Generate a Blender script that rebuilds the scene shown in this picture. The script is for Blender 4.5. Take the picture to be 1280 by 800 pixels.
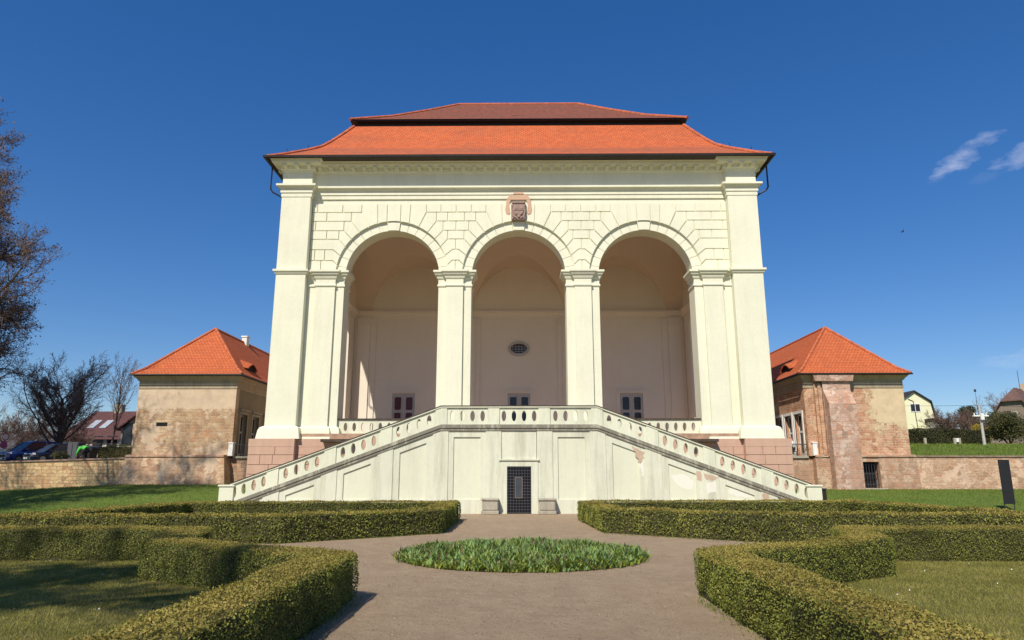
import bpy, bmesh, math, random
import numpy as np
from mathutils import Vector, Matrix
from mathutils.geometry import tessellate_polygon
R = math.radians
random.seed(7); rng = np.random.default_rng(7)
for o in list(bpy.data.objects): bpy.data.objects.remove(o)
S = bpy.context.scene; C = S.collection

# ------------------------------------------------------------ camera
EYE = 1.7; FPX = 870.0; PITCH = R(12.57); YAW = math.atan(8.5/FPX/math.cos(PITCH))
cd = bpy.data.cameras.new('camera'); cam = bpy.data.objects.new('camera', cd); C.objects.link(cam)
cam.location = (0, 0, EYE); cam.rotation_euler = (math.pi/2+PITCH, 0, YAW)
cd.sensor_width = 36; cd.lens = 36*FPX/1280; cd.clip_end = 6000; cd.clip_start = .05
S.camera = cam
# ------------------------------------------------------------ sun and sky
AZ, EL = R(22), R(46.5)
SV = Vector((-math.sin(AZ)*math.cos(EL), -math.cos(AZ)*math.cos(EL), math.sin(EL)))   # towards the sun
sl = bpy.data.lights.new('sun', 'SUN'); sl.energy = 4.6; sl.angle = R(.53); sl.color = (1, .92, .80)
so = bpy.data.objects.new('sun', sl); C.objects.link(so); so.rotation_euler = SV.to_track_quat('Z', 'Y').to_euler()
W = bpy.data.worlds.new('World'); S.world = W; W.use_nodes = True
wn = W.node_tree.nodes; wl = W.node_tree.links; bg = wn['Background']
sky = wn.new('ShaderNodeTexSky'); sky.sky_type = 'NISHITA'; sky.sun_disc = False
sky.sun_elevation = EL; sky.sun_rotation = math.atan2(SV.x, SV.y); sky.air_density = 1.0; sky.dust_density = .15; sky.ozone_density = 5.0; sky.altitude = 300
bg.inputs[1].default_value = .115
def raydir(px, py):
    x = (px-640)/FPX; v = (400-py)/FPX
    fy = math.cos(PITCH)-v*math.sin(PITCH); fz = math.sin(PITCH)+v*math.cos(PITCH)
    return Vector((x*math.cos(YAW)-fy*math.sin(YAW), x*math.sin(YAW)+fy*math.cos(YAW), fz)).normalized()
def wmath(op, a, b=None, c=None):
    n = wn.new('ShaderNodeMath'); n.operation = op
    for i, v in enumerate((a, b, c)):
        if v is None: continue
        if isinstance(v, (int, float)): n.inputs[i].default_value = v
        else: wl.new(v, n.inputs[i])
    return n.outputs[0]
gam = wn.new('ShaderNodeHueSaturation'); gam.inputs['Saturation'].default_value = 1.43; gam.inputs['Hue'].default_value = .512; gam.inputs['Value'].default_value = 1.2
gm_ = wn.new('ShaderNodeGamma'); gm_.inputs[1].default_value = .78; wl.new(sky.outputs[0], gm_.inputs[0]); wl.new(gm_.outputs[0], gam.inputs['Color'])
tc = wn.new('ShaderNodeTexCoord'); cur = gam.outputs[0]
nz = wn.new('ShaderNodeTexNoise'); nz.inputs['Scale'].default_value = 22; nz.inputs['Detail'].default_value = 7; nz.inputs['Roughness'].default_value = .6
mp = wn.new('ShaderNodeMapping'); mp.inputs['Scale'].default_value = (1, 1, 2.2); wl.new(tc.outputs['Generated'], mp.inputs[0]); wl.new(mp.outputs[0], nz.inputs['Vector'])
# thin wisps of cloud at fixed compass directions
for (px, py, rx, ry, tilt, amt) in ((1206, 194, .030, .010, .45, .6), (1279, 194, .026, .010, .3, .6), (1235, 222, .012, .006, .1, .15), (1275, 450, .03, .008, .1, .35), (1185, 210, .02, .007, .5, .3)):
    d = raydir(px, py); u = d.cross(Vector((0, 0, 1))).normalized(); v = u.cross(d)
    uu = u*math.cos(tilt)+v*math.sin(tilt); vv = v*math.cos(tilt)-u*math.sin(tilt)
    def dot(vec):
        n = wn.new('ShaderNodeVectorMath'); n.operation = 'DOT_PRODUCT'; wl.new(tc.outputs['Generated'], n.inputs[0]); n.inputs[1].default_value = vec; return n.outputs['Value']
    a = wmath('MULTIPLY', dot(uu), 1/rx); b = wmath('MULTIPLY', dot(vv), 1/ry)
    r2 = wmath('ADD', wmath('MULTIPLY', a, a), wmath('MULTIPLY', b, b))
    front = wmath('GREATER_THAN', dot(d), 0)
    m = wmath('SUBTRACT', 1.15, wmath('MULTIPLY', r2, .55))
    m = wmath('MULTIPLY', wmath('ADD', m, wmath('MULTIPLY', wmath('SUBTRACT', nz.outputs['Fac'], .55), 5.0)), amt)
    n = wn.new('ShaderNodeMath'); n.operation = 'MULTIPLY'; n.use_clamp = True; wl.new(m, n.inputs[0]); wl.new(front, n.inputs[1])
    msk = wmath('MULTIPLY', n.outputs[0], .42)
    mx = wn.new('ShaderNodeMix'); mx.data_type = 'RGBA'; wl.new(msk, mx.inputs[0]); wl.new(cur, mx.inputs[6]); mx.inputs[7].default_value = (6.0, 6.3, 7.6, 1); cur = mx.outputs[2]
wl.new(cur, bg.inputs[0])
S.view_settings.view_transform = 'Standard'; S.view_settings.look = 'None'; S.view_settings.gamma = 1; S.view_settings.exposure = .22
S.render.engine = 'CYCLES'; S.cycles.max_bounces = 8; S.cycles.diffuse_bounces = 5

# ------------------------------------------------------------ mesh helpers
def autouv(me, mode='plane'):
    if not me.polygons: return
    uvl = me.uv_layers.new(name='UVMap')
    n = len(me.loops); nv = len(me.vertices)
    co = np.empty(nv*3); me.vertices.foreach_get('co', co); co = co.reshape(-1, 3)
    li = np.empty(n, int); me.loops.foreach_get('vertex_index', li)
    np_ = len(me.polygons); nor = np.empty(np_*3); me.polygons.foreach_get('normal', nor); nor = nor.reshape(-1, 3)
    tot = np.empty(np_, int); me.polygons.foreach_get('loop_total', tot)
    ln = np.repeat(nor, tot, axis=0); p = co[li]
    u = np.stack([-ln[:, 1], ln[:, 0], np.zeros(n)], 1); L = np.linalg.norm(u, axis=1); flat = L < .15
    u[flat] = (1, 0, 0); L[flat] = 1; u /= L[:, None]
    v = np.cross(ln, u); 
    U = (p*u).sum(1); V = (p*v).sum(1)
    if mode == 'z': V = p[:, 2]*1.45
    uv = np.stack([U, V], 1).astype(np.float32).ravel(); uvl.data.foreach_set('uv', uv)
class MB:
    def __init__(s): s.v = []; s.f = []
    def add(s, vs, fs):
        o = len(s.v); s.v += [tuple(p) for p in vs]; s.f += [tuple(i+o for i in f) for f in fs]; return s
    def box(s, x0, x1, y0, y1, z0, z1):
        if x0 > x1: x0, x1 = x1, x0
        return s.add([(x0,y0,z0),(x1,y0,z0),(x1,y1,z0),(x0,y1,z0),(x0,y0,z1),(x1,y0,z1),(x1,y1,z1),(x0,y1,z1)],
              [(0,3,2,1),(4,5,6,7),(0,1,5,4),(1,2,6,5),(2,3,7,6),(3,0,4,7)])
    def slab(s, outer, holes=(), y0=0, y1=1, ax='xz'):
        """2D outline (with holes) extruded. ax 'xz': along Y; 'yz': along X; 'xy': along Z"""
        loops = [list(outer)]+[list(h) for h in holes]; flat = [p for l in loops for p in l]
        tri = tessellate_polygon([[Vector((p[0], p[1], 0)) for p in l] for l in loops])
        f3 = {'xz': lambda p, t: (p[0], t, p[1]), 'yz': lambda p, t: (t, p[0], p[1]), 'xy': lambda p, t: (p[0], p[1], t)}[ax]
        n = len(flat); vs = [f3(p, y0) for p in flat]+[f3(p, y1) for p in flat]; fs = []
        for t in tri:
            fs.append(tuple(t)); fs.append(tuple(i+n for i in reversed(t)))
        k = 0
        for l in loops:
            m = len(l)
            for i in range(m): a = k+i; b = k+(i+1) % m; fs.append((a, b, b+n, a+n))
            k += m
        return s.add(vs, fs)
    def hexa(s, p8, ):
        return s.add(p8, [(0,3,2,1),(4,5,6,7),(0,1,5,4),(1,2,6,5),(2,3,7,6),(3,0,4,7)])
    def sweep(s, path, prof, closed=False):
        """moulding: path of (x,y) with the outside on its right-hand side; prof = [(out, z)...] closed ring"""
        n = len(path); m = len(prof); rings = []
        for i in range(n):
            p = Vector(path[i])
            a = Vector(path[i-1]) if (i > 0 or closed) else None; b = Vector(path[(i+1) % n]) if (i < n-1 or closed) else None
            d1 = (p-a).normalized() if a is not None else None; d2 = (b-p).normalized() if b is not None else None
            if d1 is None: d1 = d2
            if d2 is None: d2 = d1
            n1 = Vector((d1.y, -d1.x)); n2 = Vector((d2.y, -d2.x)); mm = (n1+n2); mm = mm/(max(.2, mm.dot(n1)))
            rings.append([(p.x+mm.x*o, p.y+mm.y*o, z) for o, z in prof])
        vs = [v for r in rings for v in r]; fs = []
        for i in range(n if closed else n-1):
            j = (i+1) % n
            for k in range(m): l = (k+1) % m; fs.append((i*m+k, j*m+k, j*m+l, i*m+l))
        if not closed: fs.append(tuple(range(m))); fs.append(tuple((n-1)*m+k for k in reversed(range(m))))
        return s.add(vs, fs)
    def tube(s, pts, r, k=8):
        pts = [Vector(p) for p in pts]; n = len(pts); rr = r if isinstance(r, (list, tuple)) else [r]*n; vs = []; fs = []
        for i, p in enumerate(pts):
            d = (pts[min(i+1, n-1)]-pts[max(i-1, 0)]).normalized(); u = d.cross(Vector((0, 0, 1)))
            if u.length < .05: u = d.cross(Vector((0, 1, 0)))
            u.normalize(); w = d.cross(u)
            for j in range(k): a = 2*math.pi*j/k; vs.append(p+u*math.cos(a)*rr[i]+w*math.sin(a)*rr[i])
        for i in range(n-1):
            for j in range(k): l = (j+1) % k; fs.append((i*k+j, i*k+l, (i+1)*k+l, (i+1)*k+j))
        fs.append(tuple(reversed(range(k)))); fs.append(tuple((n-1)*k+j for j in range(k)))
        return s.add(vs, fs)
    def build(s, name, mat, parent=None, smooth=False, bevel=0, uv='plane', fix=True):
        me = bpy.data.meshes.new(name); me.from_pydata(s.v, [], s.f); me.update()
        if fix:
            bm = bmesh.new(); bm.from_mesh(me); bmesh.ops.recalc_face_normals(bm, faces=bm.faces)
            if bevel: bmesh.ops.bevel(bm, geom=[e for e in bm.edges if len(e.link_faces) == 2 and e.calc_face_angle(0) > .6], offset=bevel, segments=1, affect='EDGES', clamp_overlap=True)
            bm.to_mesh(me); bm.free()
        autouv(me, uv)
        if smooth: me.polygons.foreach_set('use_smooth', [True]*len(me.polygons))
        o = bpy.data.objects.new(name, me); C.objects.link(o)
        if mat: me.materials.append(mat)
        if parent: o.parent = parent; o.matrix_parent_inverse = Matrix.Translation(parent.location).inverted() if not parent.parent and parent.type == 'EMPTY' else Matrix.Identity(4)
        return o
def thing(name, label, cat, loc=(0, 0, 0), group=None, rz=0):
    o = bpy.data.objects.new(name, None); C.objects.link(o); o.location = loc; o.rotation_euler = (0, 0, rz); o.empty_display_size = .2
    return tag(o, label, cat, group)
def tag(o, label, cat, group=None, kind=None):
    o['label'] = label; o['category'] = cat
    if group: o['group'] = group
    if kind: o['kind'] = kind
    return o
def struct(o): o['kind'] = 'structure'; return o
def copy_tree(o, parent=None):
    c = o.copy(); C.objects.link(c)
    if parent: c.parent = parent
    for ch in o.children: copy_tree(ch, c)
    return c
def lbox(mb, o, *a): return mb.box(*a)

# ------------------------------------------------------------ material helpers
class NT:
    def __init__(s, name):
        s.m = bpy.data.materials.new(name); s.m.use_nodes = True; s.n = s.m.node_tree.nodes; s.l = s.m.node_tree.links
        s.b = s.n['Principled BSDF']; s.b.inputs['Specular IOR Level'].default_value = .3
        s.tc = s.n.new('ShaderNodeTexCoord')
    def set(s, inp, v):
        if hasattr(v, 'is_linked'): s.l.new(v, inp)
        else: inp.default_value = v if not (isinstance(v, tuple) and len(v) == 3 and inp.type == 'RGBA') else (*v, 1)
    def co(s, kind='Object', scale=(1, 1, 1)):
        n = s.n.new('ShaderNodeMapping'); n.inputs['Scale'].default_value = scale; s.l.new(s.tc.outputs[kind], n.inputs[0]); return n.outputs[0]
    def noise(s, sc, det=4, vec=None, rough=.55, dist=0):
        n = s.n.new('ShaderNodeTexNoise'); n.inputs['Scale'].default_value = sc; n.inputs['Detail'].default_value = det; n.inputs['Roughness'].default_value = rough; n.inputs['Distortion'].default_value = dist
        s.l.new(vec if vec is not None else s.tc.outputs['Object'], n.inputs['Vector']); return n.outputs['Fac']
    def ramp(s, f, stops):
        n = s.n.new('ShaderNodeValToRGB'); s.l.new(f, n.inputs[0]); e = n.color_ramp.elements
        while len(e) < len(stops): e.new(.5)
        for i, (p, c) in enumerate(stops): e[i].position = p; e[i].color = (c, c, c, 1) if isinstance(c, (int, float)) else (*c, 1)
        return n.outputs[0]
    def mix(s, f, a, b, mode='MIX'):
        n = s.n.new('ShaderNodeMix'); n.data_type = 'RGBA'; n.blend_type = mode; n.clamp_factor = True
        s.set(n.inputs[0], f); s.set(n.inputs[6], a); s.set(n.inputs[7], b); return n.outputs[2]
    def math(s, op, a, b=0, clamp=False):
        n = s.n.new('ShaderNodeMath'); n.operation = op; n.use_clamp = clamp; s.set(n.inputs[0], a); s.set(n.inputs[1], b); return n.outputs[0]
    def sep(s, kind='Object'):
        n = s.n.new('ShaderNodeSeparateXYZ'); s.l.new(s.tc.outputs[kind], n.inputs[0]); return n.outputs
    def bump(s, h, st=.3, d=.02):
        n = s.n.new('ShaderNodeBump'); n.inputs['Strength'].default_value = st; n.inputs['Distance'].default_value = d; s.l.new(h, n.inputs['Height']); s.l.new(n.outputs[0], s.b.inputs['Normal'])
    def fin(s, col, rough=.85): s.set(s.b.inputs['Base Color'], col); s.set(s.b.inputs['Roughness'], rough); return s.m
def plain(name, c, rough=.7, metal=0, var=.15, sc=3, bump=0):
    t = NT(name); f = t.noise(sc, 5); d = tuple(x*(1-var) for x in c); e = tuple(min(1, x*(1+var*.6)) for x in c)
    if bump: t.bump(t.noise(sc*8, 4), bump, .01)
    t.b.inputs['Metallic'].default_value = metal
    return t.fin(t.mix(t.ramp(f, [(.3, 0), (.7, 1)]), d, e), rough)
def plaster(name, c, stain=(.35, .33, .22), amt=.35, streak=.25, fine=.12, top=None):
    t = NT(name)
    big = t.ramp(t.noise(.45, 6, rough=.65), [(.42, 0), (.75, 1)])
    st = t.ramp(t.noise(2.2, 7, t.co(scale=(1, 1, .10)), .75), [(.47, 0), (.70, 1)])
    mot = t.noise(7, 6, rough=.7)
    col = t.mix(t.math('MULTIPLY', big, amt), c, tuple(x*.82 for x in c))
    col = t.mix(t.math('MULTIPLY', st, streak), col, stain)
    col = t.mix(t.ramp(mot, [(.3, fine), (.7, 0)]), col, tuple(x*.6 for x in c))
    t.bump(t.noise(28, 6, rough=.7), .25, .02)
    return t.fin(col, .9)
def weathered(name, c, thr=.46, dark=(.06, .058, .045), z0=None):
    t = NT(name)
    a = t.noise(1.3, 7, t.co(scale=(1, 1, .8)), .75); b = t.noise(6, 6, t.co(scale=(1, 1, .18)), .7)
    f = t.ramp(t.math('ADD', t.math('MULTIPLY', a, .6), t.math('MULTIPLY', b, .5)), [(thr, 0), (thr+.16, 1)])
    col = t.mix(t.math('MULTIPLY', f, .8), c, dark)
    col = t.mix(t.ramp(t.noise(.8, 5), [(.6, 0), (.72, .5)]), col, (.42, .36, .26))
    t.bump(t.noise(30, 6), .4, .02)
    return t.fin(col, .92)
def stonewall(name, cols, mortar, sx=.5, sy=.22, plast=None, pthr=.5, pscale=.35, dist=.06, msize=.018, extra=None, grime=.3):
    """coursed rubble; cols = three stone colours, plast = plaster colour covering part of it"""
    t = NT(name)
    uv = t.tc.outputs['UV']
    nzn = t.n.new('ShaderNodeTexNoise'); nzn.inputs['Scale'].default_value = 2.2; nzn.inputs['Detail'].default_value = 4; t.l.new(uv, nzn.inputs['Vector'])
    vm = t.n.new('ShaderNodeVectorMath'); vm.operation = 'SCALE'; vm.inputs['Scale'].default_value = dist*2.5; t.l.new(nzn.outputs['Color'], vm.inputs[0])
    va = t.n.new('ShaderNodeVectorMath'); t.l.new(uv, va.inputs[0]); t.l.new(vm.outputs[0], va.inputs[1])
    br = t.n.new('ShaderNodeTexBrick'); t.l.new(va.outputs[0], br.inputs['Vector']); br.inputs['Scale'].default_value = 1
    br.inputs['Brick Width'].default_value = sx; br.inputs['Row Height'].default_value = sy; br.inputs['Mortar Size'].default_value = msize; br.inputs['Mortar Smooth'].default_value = .4; br.inputs['Bias'].default_value = 0
    br.offset = .43; br.squash = .7; br.squash_frequency = 3
    br.inputs['Color1'].default_value = (0, 0, 0, 1); br.inputs['Color2'].default_value = (1, 1, 1, 1); br.inputs['Mortar'].default_value = (.5, .5, .5, 1)
    col = t.ramp(br.outputs['Color'], [(.1, cols[0]), (.5, cols[1]), (.9, cols[2])])
    vo = t.n.new('ShaderNodeTexVoronoi'); t.l.new(va.outputs[0], vo.inputs['Vector']); vo.inputs['Scale'].default_value = 3.1
    vs = t.n.new('ShaderNodeSeparateColor'); t.l.new(vo.outputs['Color'], vs.inputs[0])
    col = t.mix(t.ramp(vs.outputs[0], [(.55, 0), (.75, .75)]), col, tuple(min(1, x*1.28) for x in cols[1]))
    col = t.mix(t.ramp(vs.outputs[1], [(.72, 0), (.85, .8)]), col, tuple(x*.62 for x in cols[2]))
    col = t.mix(t.ramp(vs.outputs[2], [(.78, 0), (.88, .7)]), col, (.52, .22, .11))
    col = t.mix(t.ramp(t.noise(1.1, 5, uv), [(.35, 0), (.7, .6)]), col, cols[2])
    col = t.mix(t.ramp(t.noise(.7, 6, uv, .7), [(.45, 0), (.7, .6)]), col, cols[0])
    col = t.mix(t.ramp(t.noise(9, 7, uv, .75), [(.32, .65), (.58, 0)]), col, tuple(x*.42 for x in cols[1]))
    smear = t.ramp(t.noise(1.6, 7, uv, .7), [(.44, 1), (.6, .15)])
    col = t.mix(t.math('MULTIPLY', br.outputs['Fac'], smear), col, mortar)
    h = t.math('SUBTRACT', t.math('MULTIPLY', t.noise(10, 7, uv, .75), .9), t.math('MULTIPLY', br.outputs['Fac'], smear))
    if plast:
        pf = t.ramp(t.noise(pscale, 9, uv, .72), [(pthr, 0), (pthr+.03, 1)])
        if extra: pf = extra(t, pf)
        pc = t.mix(t.ramp(t.noise(1.5, 6, uv, .65), [(.35, 0), (.7, 1)]), plast, tuple(x*.78 for x in plast))
        col = t.mix(pf, col, pc); h = t.math('ADD', t.math('MULTIPLY', h, t.math('SUBTRACT', 1, pf)), t.math('MULTIPLY', pf, .6))
    col = t.mix(t.ramp(t.noise(.5, 7, t.co(scale=(1, 1, .5)), .7), [(.5, 0), (.75, grime)]), col, (.10, .085, .06))
    t.bump(h, .7, .04)
    return t.fin(col, .93)
def tiles(name, c1, c2, w=.2, h=.16, stain=(.12, .07, .05), samt=.5, band=None):
    t = NT(name); uv = t.tc.outputs['UV']
    br = t.n.new('ShaderNodeTexBrick'); t.l.new(uv, br.inputs['Vector']); br.inputs['Scale'].default_value = 1
    br.inputs['Brick Width'].default_value = w; br.inputs['Row Height'].default_value = h; br.inputs['Mortar Size'].default_value = .018; br.inputs['Mortar Smooth'].default_value = .6
    br.inputs['Color1'].default_value = (*c1, 1); br.inputs['Color2'].default_value = (*c2, 1); br.inputs['Mortar'].default_value = tuple(x*.32 for x in c1)+(1,)
    col = br.outputs['Color']
    col = t.mix(t.ramp(t.noise(.9, 6, t.co('UV', (.25, 1, 1)), .7), [(.45, 0), (.72, samt)]), col, stain)
    col = t.mix(t.ramp(t.noise(5, 4, uv), [(.3, .25), (.6, 0)]), col, tuple(x*.6 for x in c1))
    if band:
        z = t.sep()[2]; f = t.ramp(t.math('DIVIDE', t.math('SUBTRACT', z, band[0]), band[1]-band[0], True), [(0, 0), (.3, 1), (.7, 1), (1, 0)])
        col = t.mix(t.math('MULTIPLY', t.math('MULTIPLY', f, .55), t.ramp(t.noise(2.5, 6, t.co('UV', (.3, 2, 1)), .7), [(.35, 0), (.6, 1)])), col, (.16, .085, .06))
    sv = t.n.new('ShaderNodeSeparateXYZ'); t.l.new(uv, sv.inputs[0])
    saw = t.math('SUBTRACT', 1, t.math('FRACT', t.math('DIVIDE', sv.outputs[1], h)))
    t.bump(t.math('SUBTRACT', saw, br.outputs['Fac']), .55, .03)
    return t.fin(col, .8)
def leafmat(name, cols, rough=.6, trans=.25):
    t = NT(name); g = t.n.new('ShaderNodeNewGeometry')
    n = len(cols); col = t.ramp(g.outputs['Random Per Island'], [(i/max(1, n-1), c) for i, c in enumerate(cols)])
    col = t.mix(t.ramp(t.noise(.8, 7, rough=.7), [(.42, 0), (.62, .75)]), col, tuple(x*.6 for x in cols[0]))
    col = t.mix(t.ramp(t.noise(1.3, 7, t.co(scale=(1, 1.2, 1)), .7), [(.55, 0), (.68, .6)]), col, tuple(min(1, x*1.1) for x in cols[-2]))
    t.fin(col, rough); 
    if trans:
        tr = t.n.new('ShaderNodeBsdfTranslucent'); t.l.new(col, tr.inputs[0]); ms = t.n.new('ShaderNodeMixShader'); ms.inputs[0].default_value = trans
        t.l.new(t.b.outputs[0], ms.inputs[1]); t.l.new(tr.outputs[0], ms.inputs[2]); t.l.new(ms.outputs[0], t.n['Material Output'].inputs[0])
    return t.m

CREAM = (.785, .775, .60); PALE = (.68, .69, .545)
M = {}
M['cream'] = plaster('cream_plaster', CREAM, stain=(.58, .55, .38), amt=.5, streak=.30, fine=.2)
M['pale'] = plaster('pale_plaster', PALE, stain=(.34, .33, .22), amt=.6, streak=.6, fine=.2)
M['panel'] = plaster('panel_plaster', (.68, .69, .53), stain=(.4, .38, .27), amt=.45, streak=.22)
M['worn'] = plaster('exposed_patch', (.58, .43, .31), amt=.9, streak=.3, fine=.5)
M['white_patch'] = plaster('lime_patch', (.76, .75, .64), amt=.4, streak=.1)
M['rail'] = plaster('rail_plaster', (.72, .73, .56), stain=(.25, .25, .18), amt=.5, streak=.38, fine=.2)
M['band'] = weathered('weathered_band', (.52, .50, .38), .40, (.13, .12, .095))
M['coping'] = plain('dark_coping', (.075, .055, .04), .8, var=.4, sc=5)
M['intwall'] = plaster('interior_plaster', (.78, .71, .60), amt=.3, streak=.05)
M['vault'] = plaster('vault_plaster', (.72, .59, .46), amt=.35, streak=.05)
M['terracotta'] = plain('terracotta_floor', (.42, .27, .18), .8, var=.3)
M['pink'] = plaster('pink_sandstone', (.57, .37, .27), stain=(.3, .2, .15), amt=.6, streak=.25, fine=.25)
M['relief'] = plaster('terracotta_relief', (.64, .42, .29), amt=.5, streak=.4, fine=.4)
M['crest'] = plaster('crest_stone', (.40, .28, .23), stain=(.1, .07, .06), amt=.7, streak=.5, fine=.5)
M['roof'] = tiles('orange_roof_tiles', (.62, .15, .05), (.50, .112, .04), .24, .19, samt=.32, band=(20.9, 22.3))
M['roof2'] = tiles('brown_red_roof_tiles', (.29, .085, .045), (.17, .06, .038), .24, .19, samt=.55)
M['wroof'] = tiles('wing_roof_tiles', (.60, .15, .05), (.50, .115, .04), .22, .17, samt=.2)
M['ridge'] = plain('ridge_tiles', (.50, .14, .06), .8, var=.3)
M['metal'] = plain('dark_sheet_metal', (.035, .03, .028), .45, .3)
M['iron'] = plain('wrought_iron', (.06, .06, .068), .5, .3)
M['black'] = plain('black_void', (.012, .012, .013), .9)
M['glass'] = plain('window_glass', (.03, .035, .045), .12)
M['redglass'] = plain('dark_red_pane', (.10, .035, .05), .25)
M['doorwood'] = plain('grey_painted_wood', (.46, .44, .41), .6)
M['whitepaint'] = plain('white_paint', (.78, .77, .73), .6, var=.08)
M['stone'] = plaster('grey_stone', (.44, .40, .31), stain=(.12, .11, .08), amt=.8, streak=.5, fine=.5)
M['darkframe'] = plain('dark_timber', (.06, .045, .035), .7)

# =========================================================== GROUND
def hgt(x, y):
    t = max(0, min(1, (y-30)/13)); t = t*t*(3-2*t)
    hm = 1.12 - max(0, (-x-24))*.05 if x < 0 else .84
    return max(.45, hm)*t
def ground_mat():
    t = NT('trodden_path'); 
    a = t.ramp(t.noise(.35, 7, rough=.65), [(.3, 0), (.7, 1)])
    col = t.mix(a, (.47, .345, .22), (.39, .285, .18))
    col = t.mix(t.ramp(t.noise(2.2, 7, t.co(scale=(1, .6, 1)), .72), [(.42, 0), (.66, .8)]), col, (.54, .41, .265))
    col = t.mix(t.ramp(t.noise(60, 4, rough=.8), [(.40, .75), (.56, 0)]), col, (.22, .16, .105))
    col = t.mix(t.ramp(t.noise(38, 3, t.co(scale=(.35, 1, 1)), .7), [(.62, 0), (.72, .6)]), col, (.42, .33, .22))
    col = t.mix(t.ramp(t.noise(1.1, 6, rough=.75), [(.63, 0), (.75, .3)]), col, (.13, .14, .06))
    t.bump(t.math('ADD', t.noise(28, 7, t.co(scale=(.6, 1, 1)), .85), t.math('MULTIPLY', t.noise(2.5, 6, rough=.7), 2.5)), .9, .05)
    return t.fin(col, .95)
def grass_mat(name, c1, c2, c3):
    t = NT(name); col = t.mix(t.ramp(t.noise(.5, 6, rough=.7), [(.35, 0), (.65, 1)]), c1, c2)
    col = t.mix(t.ramp(t.noise(3.5, 6, rough=.75), [(.5, 0), (.68, .7)]), col, c3)
    col = t.mix(t.ramp(t.noise(.9, 8, rough=.75), [(.52, 0), (.64, .6)]), col, c3)
    col = t.mix(t.ramp(t.noise(55, 4, rough=.8), [(.35, .6), (.6, 0)]), col, tuple(x*.45 for x in c1))
    t.bump(t.noise(50, 5, rough=.8), .8, .05); return t.fin(col, .95)
M['ground'] = ground_mat()
M['lawn_dry'] = grass_mat('dry_lawn', (.17, .17, .04), (.22, .20, .055), (.27, .21, .08))
M['lawn_green'] = grass_mat('green_lawn', (.10, .175, .02), (.14, .21, .03), (.22, .22, .05))
g = MB(); N = 40
g.add([(-3000, -300, 0), (3000, -300, 0), (3000, 3000, 0), (-3000, 3000, 0)], [(0, 1, 2, 3)])
struct(g.build('ground', M['ground'], fix=False))
def gridmesh(xs, ys, f):
    m = MB(); vs = [(x, y, f(x, y)) for y in ys for x in xs]; nx = len(xs)
    m.add(vs, [(j*nx+i, j*nx+i+1, (j+1)*nx+i+1, (j+1)*nx+i) for j in range(len(ys)-1) for i in range(nx-1)]); return m
lin = lambda a, b, n: [a+(b-a)*i/(n-1) for i in range(n)]
for sx in (-1, 1):
    xs = sorted(sx*x for x in lin(14.1, 62, 60)); ys = lin(15.5, 44.6, 60)
    struct(gridmesh(xs, ys, lambda x, y: hgt(x, y)+.006).build('grass_bank', M['lawn_green'], fix=False, smooth=True))
def plat_l(x, y): return 2.45+max(0, min(y, 60)-44)*.01+max(0, y-60)*.07
def plat_r(x, y): return 2.80+min(16, max(0, y-44))*.09+max(0, y-60)*.03
struct(gridmesh(lin(-420, -18.3, 12), [44.5, 50, 60, 75, 100, 160, 400], plat_l).build('street_ground', plain('street_asphalt', (.11, .105, .10), .9, bump=.3), fix=False))
struct(gridmesh(lin(18.4, 420, 12), [44.5, 50, 60, 75, 100, 160, 400], plat_r).build('meadow', M['lawn_green'], fix=False))
# lawns inside the box-hedge compartments
for sx in (-1, 1):
    m = MB(); pts = [(3.0, -3), (3.0, 9.9), (6.3, 12.9), (6.7, 14.8), (16, 14.8), (16, -3)]
    if sx > 0: pts = [(x+.1, y) for x, y in pts]
    m.add([(sx*x, y, .005) for x, y in pts], [tuple(range(6))]); o = m.build('lawn', M['lawn_dry'], fix=False); struct(o)
    if sx < 0: o.data.flip_normals()
    m = MB(); m.add([(sx*x, y, .005) for x, y in [(2.9, 21.9), (6.3, 18.9), (12.6, 18.8), (12.6, 27.5), (2.9, 27.5)]], [(0, 1, 2, 3, 4)]); o = m.build('lawn', M['lawn_dry'], fix=False); struct(o)
    if sx < 0: o.data.flip_normals()

# =========================================================== THE LOGGIA
Yf = 40.0; F0 = 4.0
LG = thing('loggia_building', 'monumental cream loggia with three tall arches and a red tiled mansard roof', 'building', (0, 40, 0))
AC = [-7.6, 0, 7.6]; AR = 2.82; ARO = 3.36; AZc = 13.42
# plinth of pink sandstone blocks
p = MB()
o_ = lambda f, e: [(-15-e, f), (-12.5, f), (-12.5, f+.38), (12.5, f+.38), (12.5, f), (15+e, f), (15+e, 60.3), (-15-e, 60.3)]
p.slab(o_(39.2, 0), y0=-.5, y1=3.25, ax='xy'); p.slab(o_(39.14, .06), y0=3.25, y1=3.68, ax='xy')
p.build('plinth_core', M['pink'], LG)
p = MB(); rows = [(.05, .62), (.62, 1.18), (1.18, 1.75), (1.75, 2.27), (2.27, 2.8), (2.8, 3.25)]
for i, (a, b) in enumerate(rows):
    x = -15.06
    while x < 15.0:
        w = random.choice((.7, 1.2, 1.5, 1.0)); x2 = min(15.06, x+w)
        if 15.06-x2 < .35: x2 = 15.06
        for u0, u1, ff in ((-15.1, -12.5, 39.14), (-12.5, 12.5, 39.52), (12.5, 15.1, 39.14)):
            c0, c1 = max(x+.012, u0), min(x2-.012, u1)
            if c1-c0 > .05: p.box(c0, c1, ff, ff+.08, a+.012, b-.012)
        x = x2
    y = 39.26
    while y < 46:
        w = random.choice((.8, 1.3)); 
        for sx in (-1, 1): p.box(sx*14.98, sx*15.06, y+.012, y+w-.012, a+.012, b-.012)
        y += w
p.build('plinth_blocks', M['pink'], LG, bevel=.008)
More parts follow.
